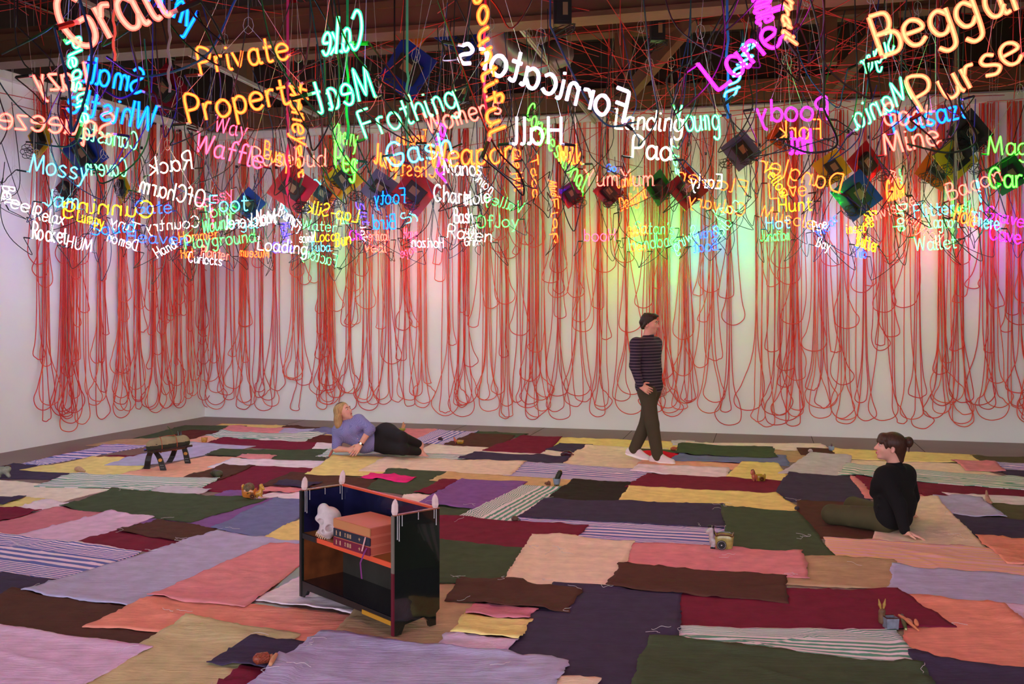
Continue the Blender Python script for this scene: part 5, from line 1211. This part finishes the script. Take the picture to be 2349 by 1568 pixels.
# blue pot holding a cucumber
c, w = frame(1266, 1289, 1117); R, L = local(c+np.array([0, .03, 0]), 0); root = thing('flower_pot', 'small pale blue ceramic pot holding a cucumber on the ochre towel', 'pot', c)
mb = MB(); mb.lathe(L(0, 0, .012), [(.026, 0), (.034, .02), (.040, .062), (.043, .064), (.034, .062), (.026, .02), (.002, .018)], 16); mb.build('cup', mat('glaze_blue', (140, 152, 170), .35, .15, 30, coat=.4), root, True)
mb = MB()
for a in (.5, 2.6, 4.7): mb.lathe(L(.02*math.cos(a), .02*math.sin(a), 0), [(.008, 0), (.010, .014)], 8)
mb.build('foot', m_bn, root)
veg('cucumber', 'dark green cucumber with a yellow tip standing in the blue pot', 'cucumber', [L(-.004, 0, .045), L(.012, 0, .09), L(.034, 0, .136), L(.044, 0, .152)], [.022, .027, .026, .012], mat('cuke_dark', (44, 44, 26), .45, .3, 30), .004, mat('cuke_tip', (170, 130, 40), .5))
c, w = frame(1249, 1264, 1117); S = SDF()
for i in range(7): S.el(c+np.array([.02*math.cos(i*2.4), .02+.015*math.sin(i*2.4), .014+.010*(i % 3)]), .013, None, .006)
S.rc(c+np.array([.005, .02, .03]), c+np.array([.008, .02, .052]), .008, .003, .005); tag(obj('pine_cone', *S.mesh(.004), mat('cone_brown', (116, 76, 58), .8, .3, 50), None, True), 'small brown cone beside the blue pot on the ochre towel', 'cone')
# maize cob and peanut-shaped root in the foreground
root = thing('maize_cob', 'thick cob of red maize kernels lying on the maroon towel in the foreground', 'maize', GF(600, 1540)); a, b2 = gp(590, 1541, .026), gp(612, 1536, .026); ax = unit(b2-a); u = unit(np.cross(ax, U)); v = np.cross(u, ax); S = SDF().rc(a, b2, .022, .020, .005)
for i in range(7):
    for j in range(13): t = i/6; an = j*2*math.pi/13+i*.2; S.el(a+(b2-a)*t+(u*math.cos(an)+v*math.sin(an))*.022, .0062, None, .002)
obj('kernels', *S.mesh(.0025), mat('maize_red', (140, 62, 44), .4, .4, 120), root, True)
S = SDF().rc(b2, b2+ax*.02, .02, .012, .004)
for i in range(6): S.rc(b2+u*.012*math.cos(i), b2+ax*.03+u*.016*math.cos(i)+v*.012*math.sin(i), .007, .003, .003)
obj('husk', *S.mesh(.003), mat('husk_tan', (200, 130, 92), .7), root, True)
veg('root_vegetable', 'short tan root leaning against the red maize cob in the foreground', 'vegetable', [gp(620, 1549, .012), gp(626, 1540, .013), gp(634, 1529, .013)], [.010, .0125, .0125, .009], mat('root_tan', (206, 140, 104), .55, .1, 40))
# gourd and aubergine
veg('gourd', 'striped dark green gourd lying on the dark brown towel', 'gourd', [gp(484, 1092, .03), gp(493, 1094, .035), gp(503, 1098, .03), gp(507, 1099, .025)], [.012, .040, .042, .012], mat('gourd_green', (66, 66, 46), .4, .5, 14), .012)
veg('aubergine', 'glossy purple aubergine at the corner of the pale peach towel', 'aubergine', [gp(1286, 1048, .02), gp(1296, 1048, .03), gp(1306, 1049, .026), gp(1312, 1050, .02)], [.012, .040, .036, .012], mat('aubergine_skin', (60, 20, 34), .2, coat=.5), .03, mat('calyx', (120, 70, 50), .6))
# small things near the edges of the rug
c, w = frame(1902, 1916, 1036); root = thing('flower_pot', 'tiny grey blue pot with a dried stem at the corner of the yellow towel', 'pot', c); mb = MB(); mb.lathe(c+np.array([0, .03, 0]), [(.024, 0), (.034, .02), (.036, .055), (.028, .057), (.02, .02)], 14); mb.build('cup', MATS['glaze_blue'], root, True); mb = MB(); mb.tube([c+np.array([0, .03, .02]), c+np.array([-.002, .03, .09])], [.008, .003], 6); mb.tube([c+np.array([0.008, .03, .02]), c+np.array([.012, .03, .085])], [.004, .002], 6); mb.build('stem', m_bn, root)
c, w = frame(1040, 1060, 1021); root = thing('cart_planter', 'tiny yellow cart planter with a rust donkey on the brown towel', 'planter', c); R, L = local(c+np.array([0, .04, 0]), 0); pot_trough(lambda x, y, z: L(x+.03, y, z), R, .045, .03, .045, .008, .05).build('cart_body', m_ye, root, True); S = SDF().rc(L(-.02, 0, .035), L(-.035, 0, .04), .018, .016, .01).rc(L(-.035, 0, .04), L(-.05, 0, .08), .014, .010, .008).rc(L(-.03, -.01, .03), L(-.03, -.01, .005), .007, .006, .004); obj('donkey', *S.mesh(.004), m_ho, root, True)
c, w = frame(459, 474, 1018); root = thing('flower_pot', 'tiny golden glazed pot at the edge of the maroon towel', 'pot', c); pot_trough(lambda x, y, z: c+np.array([x, y+.04, z]), None, .036, .03, .055, .008, .12).build('cup', m_gm, root, True)
c, w = frame(914, 929, 990); root = thing('cactus_pot', 'lime green bowl planter with finger-like stubs behind the reclining woman', 'planter', c); mb = MB(); mb.lathe(c+np.array([0, .05, 0]), [(.03, 0), (.05, .02), (.05, .04), (.04, .042), (.03, .02)], 14); mb.build('bowl', mat('glaze_lime', (150, 150, 60), .4), root, True); S = SDF().rc(c+np.array([0, .05, .03]), c+np.array([.02, .05, .12]), .016, .012, .006).rc(c+np.array([.02, .05, .03]), c+np.array([.04, .05, .09]), .014, .010, .006); obj('stub', *S.mesh(.004), mat('stub_tan', (206, 146, 110), .6), root, True)
for nm, lb, ct, pts, rad, col in (('root_vegetable', 'small pinkish root lying at the corner of the navy towel far left', 'vegetable', ((174, 1084, .025), (182, 1085, .028), (194, 1087, .02)), (.02, .03, .024, .012), (196, 150, 120)),
  ('root_vegetable', 'thin reddish carrot stub by the elbow of the reclining woman', 'carrot', ((755, 1050, .015), (760, 1046, .03), (764, 1041, .05)), (.010, .016, .016, .008), (196, 110, 90)),
  ('tomato', 'tiny orange tomato between the red and green towels behind the walking man', 'tomato', ((1538, 1035, .02), (1545, 1035, .025), (1553, 1035, .02)), (.010, .026, .026, .010), (190, 96, 66)),
  ('shell', 'furry brown nut on the maroon towel right of the bookcase', 'nut', ((1173, 1196, .015), (1180, 1196, .02), (1188, 1197, .015)), (.008, .024, .024, .010), (100, 70, 60)),
  ('stone', 'dark grey pebble at the corner of the yellow towel left of the seated woman', 'stone', ((1823, 1172, .015), (1828, 1172, .018), (1833, 1172, .015)), (.008, .018, .018, .008), (66, 54, 60)),
  ('stone', 'dark violet pebble on the white towel near the bare feet', 'stone', ((1006, 1012, .015), (1010, 1011, .022), (1015, 1012, .015)), (.010, .024, .024, .010), (66, 44, 56)),
  ('shell', 'pale seashell on the brown towel left of the tiny grey blue pot', 'shell', ((1854, 1041, .012), (1859, 1041, .02), (1864, 1041, .012)), (.008, .022, .022, .008), (190, 170, 166)),
  ('figurine', 'small tan upright root on the lavender towel far right', 'vegetable', ((2274, 1164, .012), (2267, 1160, .02), (2264, 1154, .06), (2263, 1148, .085)), (.012, .022, .014, .008), (176, 124, 104))):
    veg(nm if nm != 'figurine' else 'root_vegetable', lb, ct, [gp(*p) for p in pts], rad, mat('veg_%d_%d' % col[:2], col, .55, .15, 40))
# grey pottery figure cut by the left edge
c = GF(2, 1097); root = thing('pottery_dog', 'grey glazed pottery animal at the left edge on the navy towel', 'figurine', c); S = SDF().rc(c+np.array([-.06, .05, .06]), c+np.array([.03, .05, .07]), .045, .04, .03).el(c+np.array([.055, .04, .085]), (.03, .028, .03), None, .02).rc(c+np.array([.04, .03, .05]), c+np.array([.07, .03, .01]), .025, .018, .01).rc(c+np.array([-.04, .03, .05]), c+np.array([-.03, .03, .01]), .025, .018, .01)
obj('animal', *S.mesh(.005), mat('glaze_celadon', (140, 140, 126), .4, .25, 30), root, True); S = SDF().rc(c+np.array([.02, .05, .11]), c+np.array([.07, .05, .115]), .014, .012, .006); obj('mane', *S.mesh(.004), m_bn, root, True)
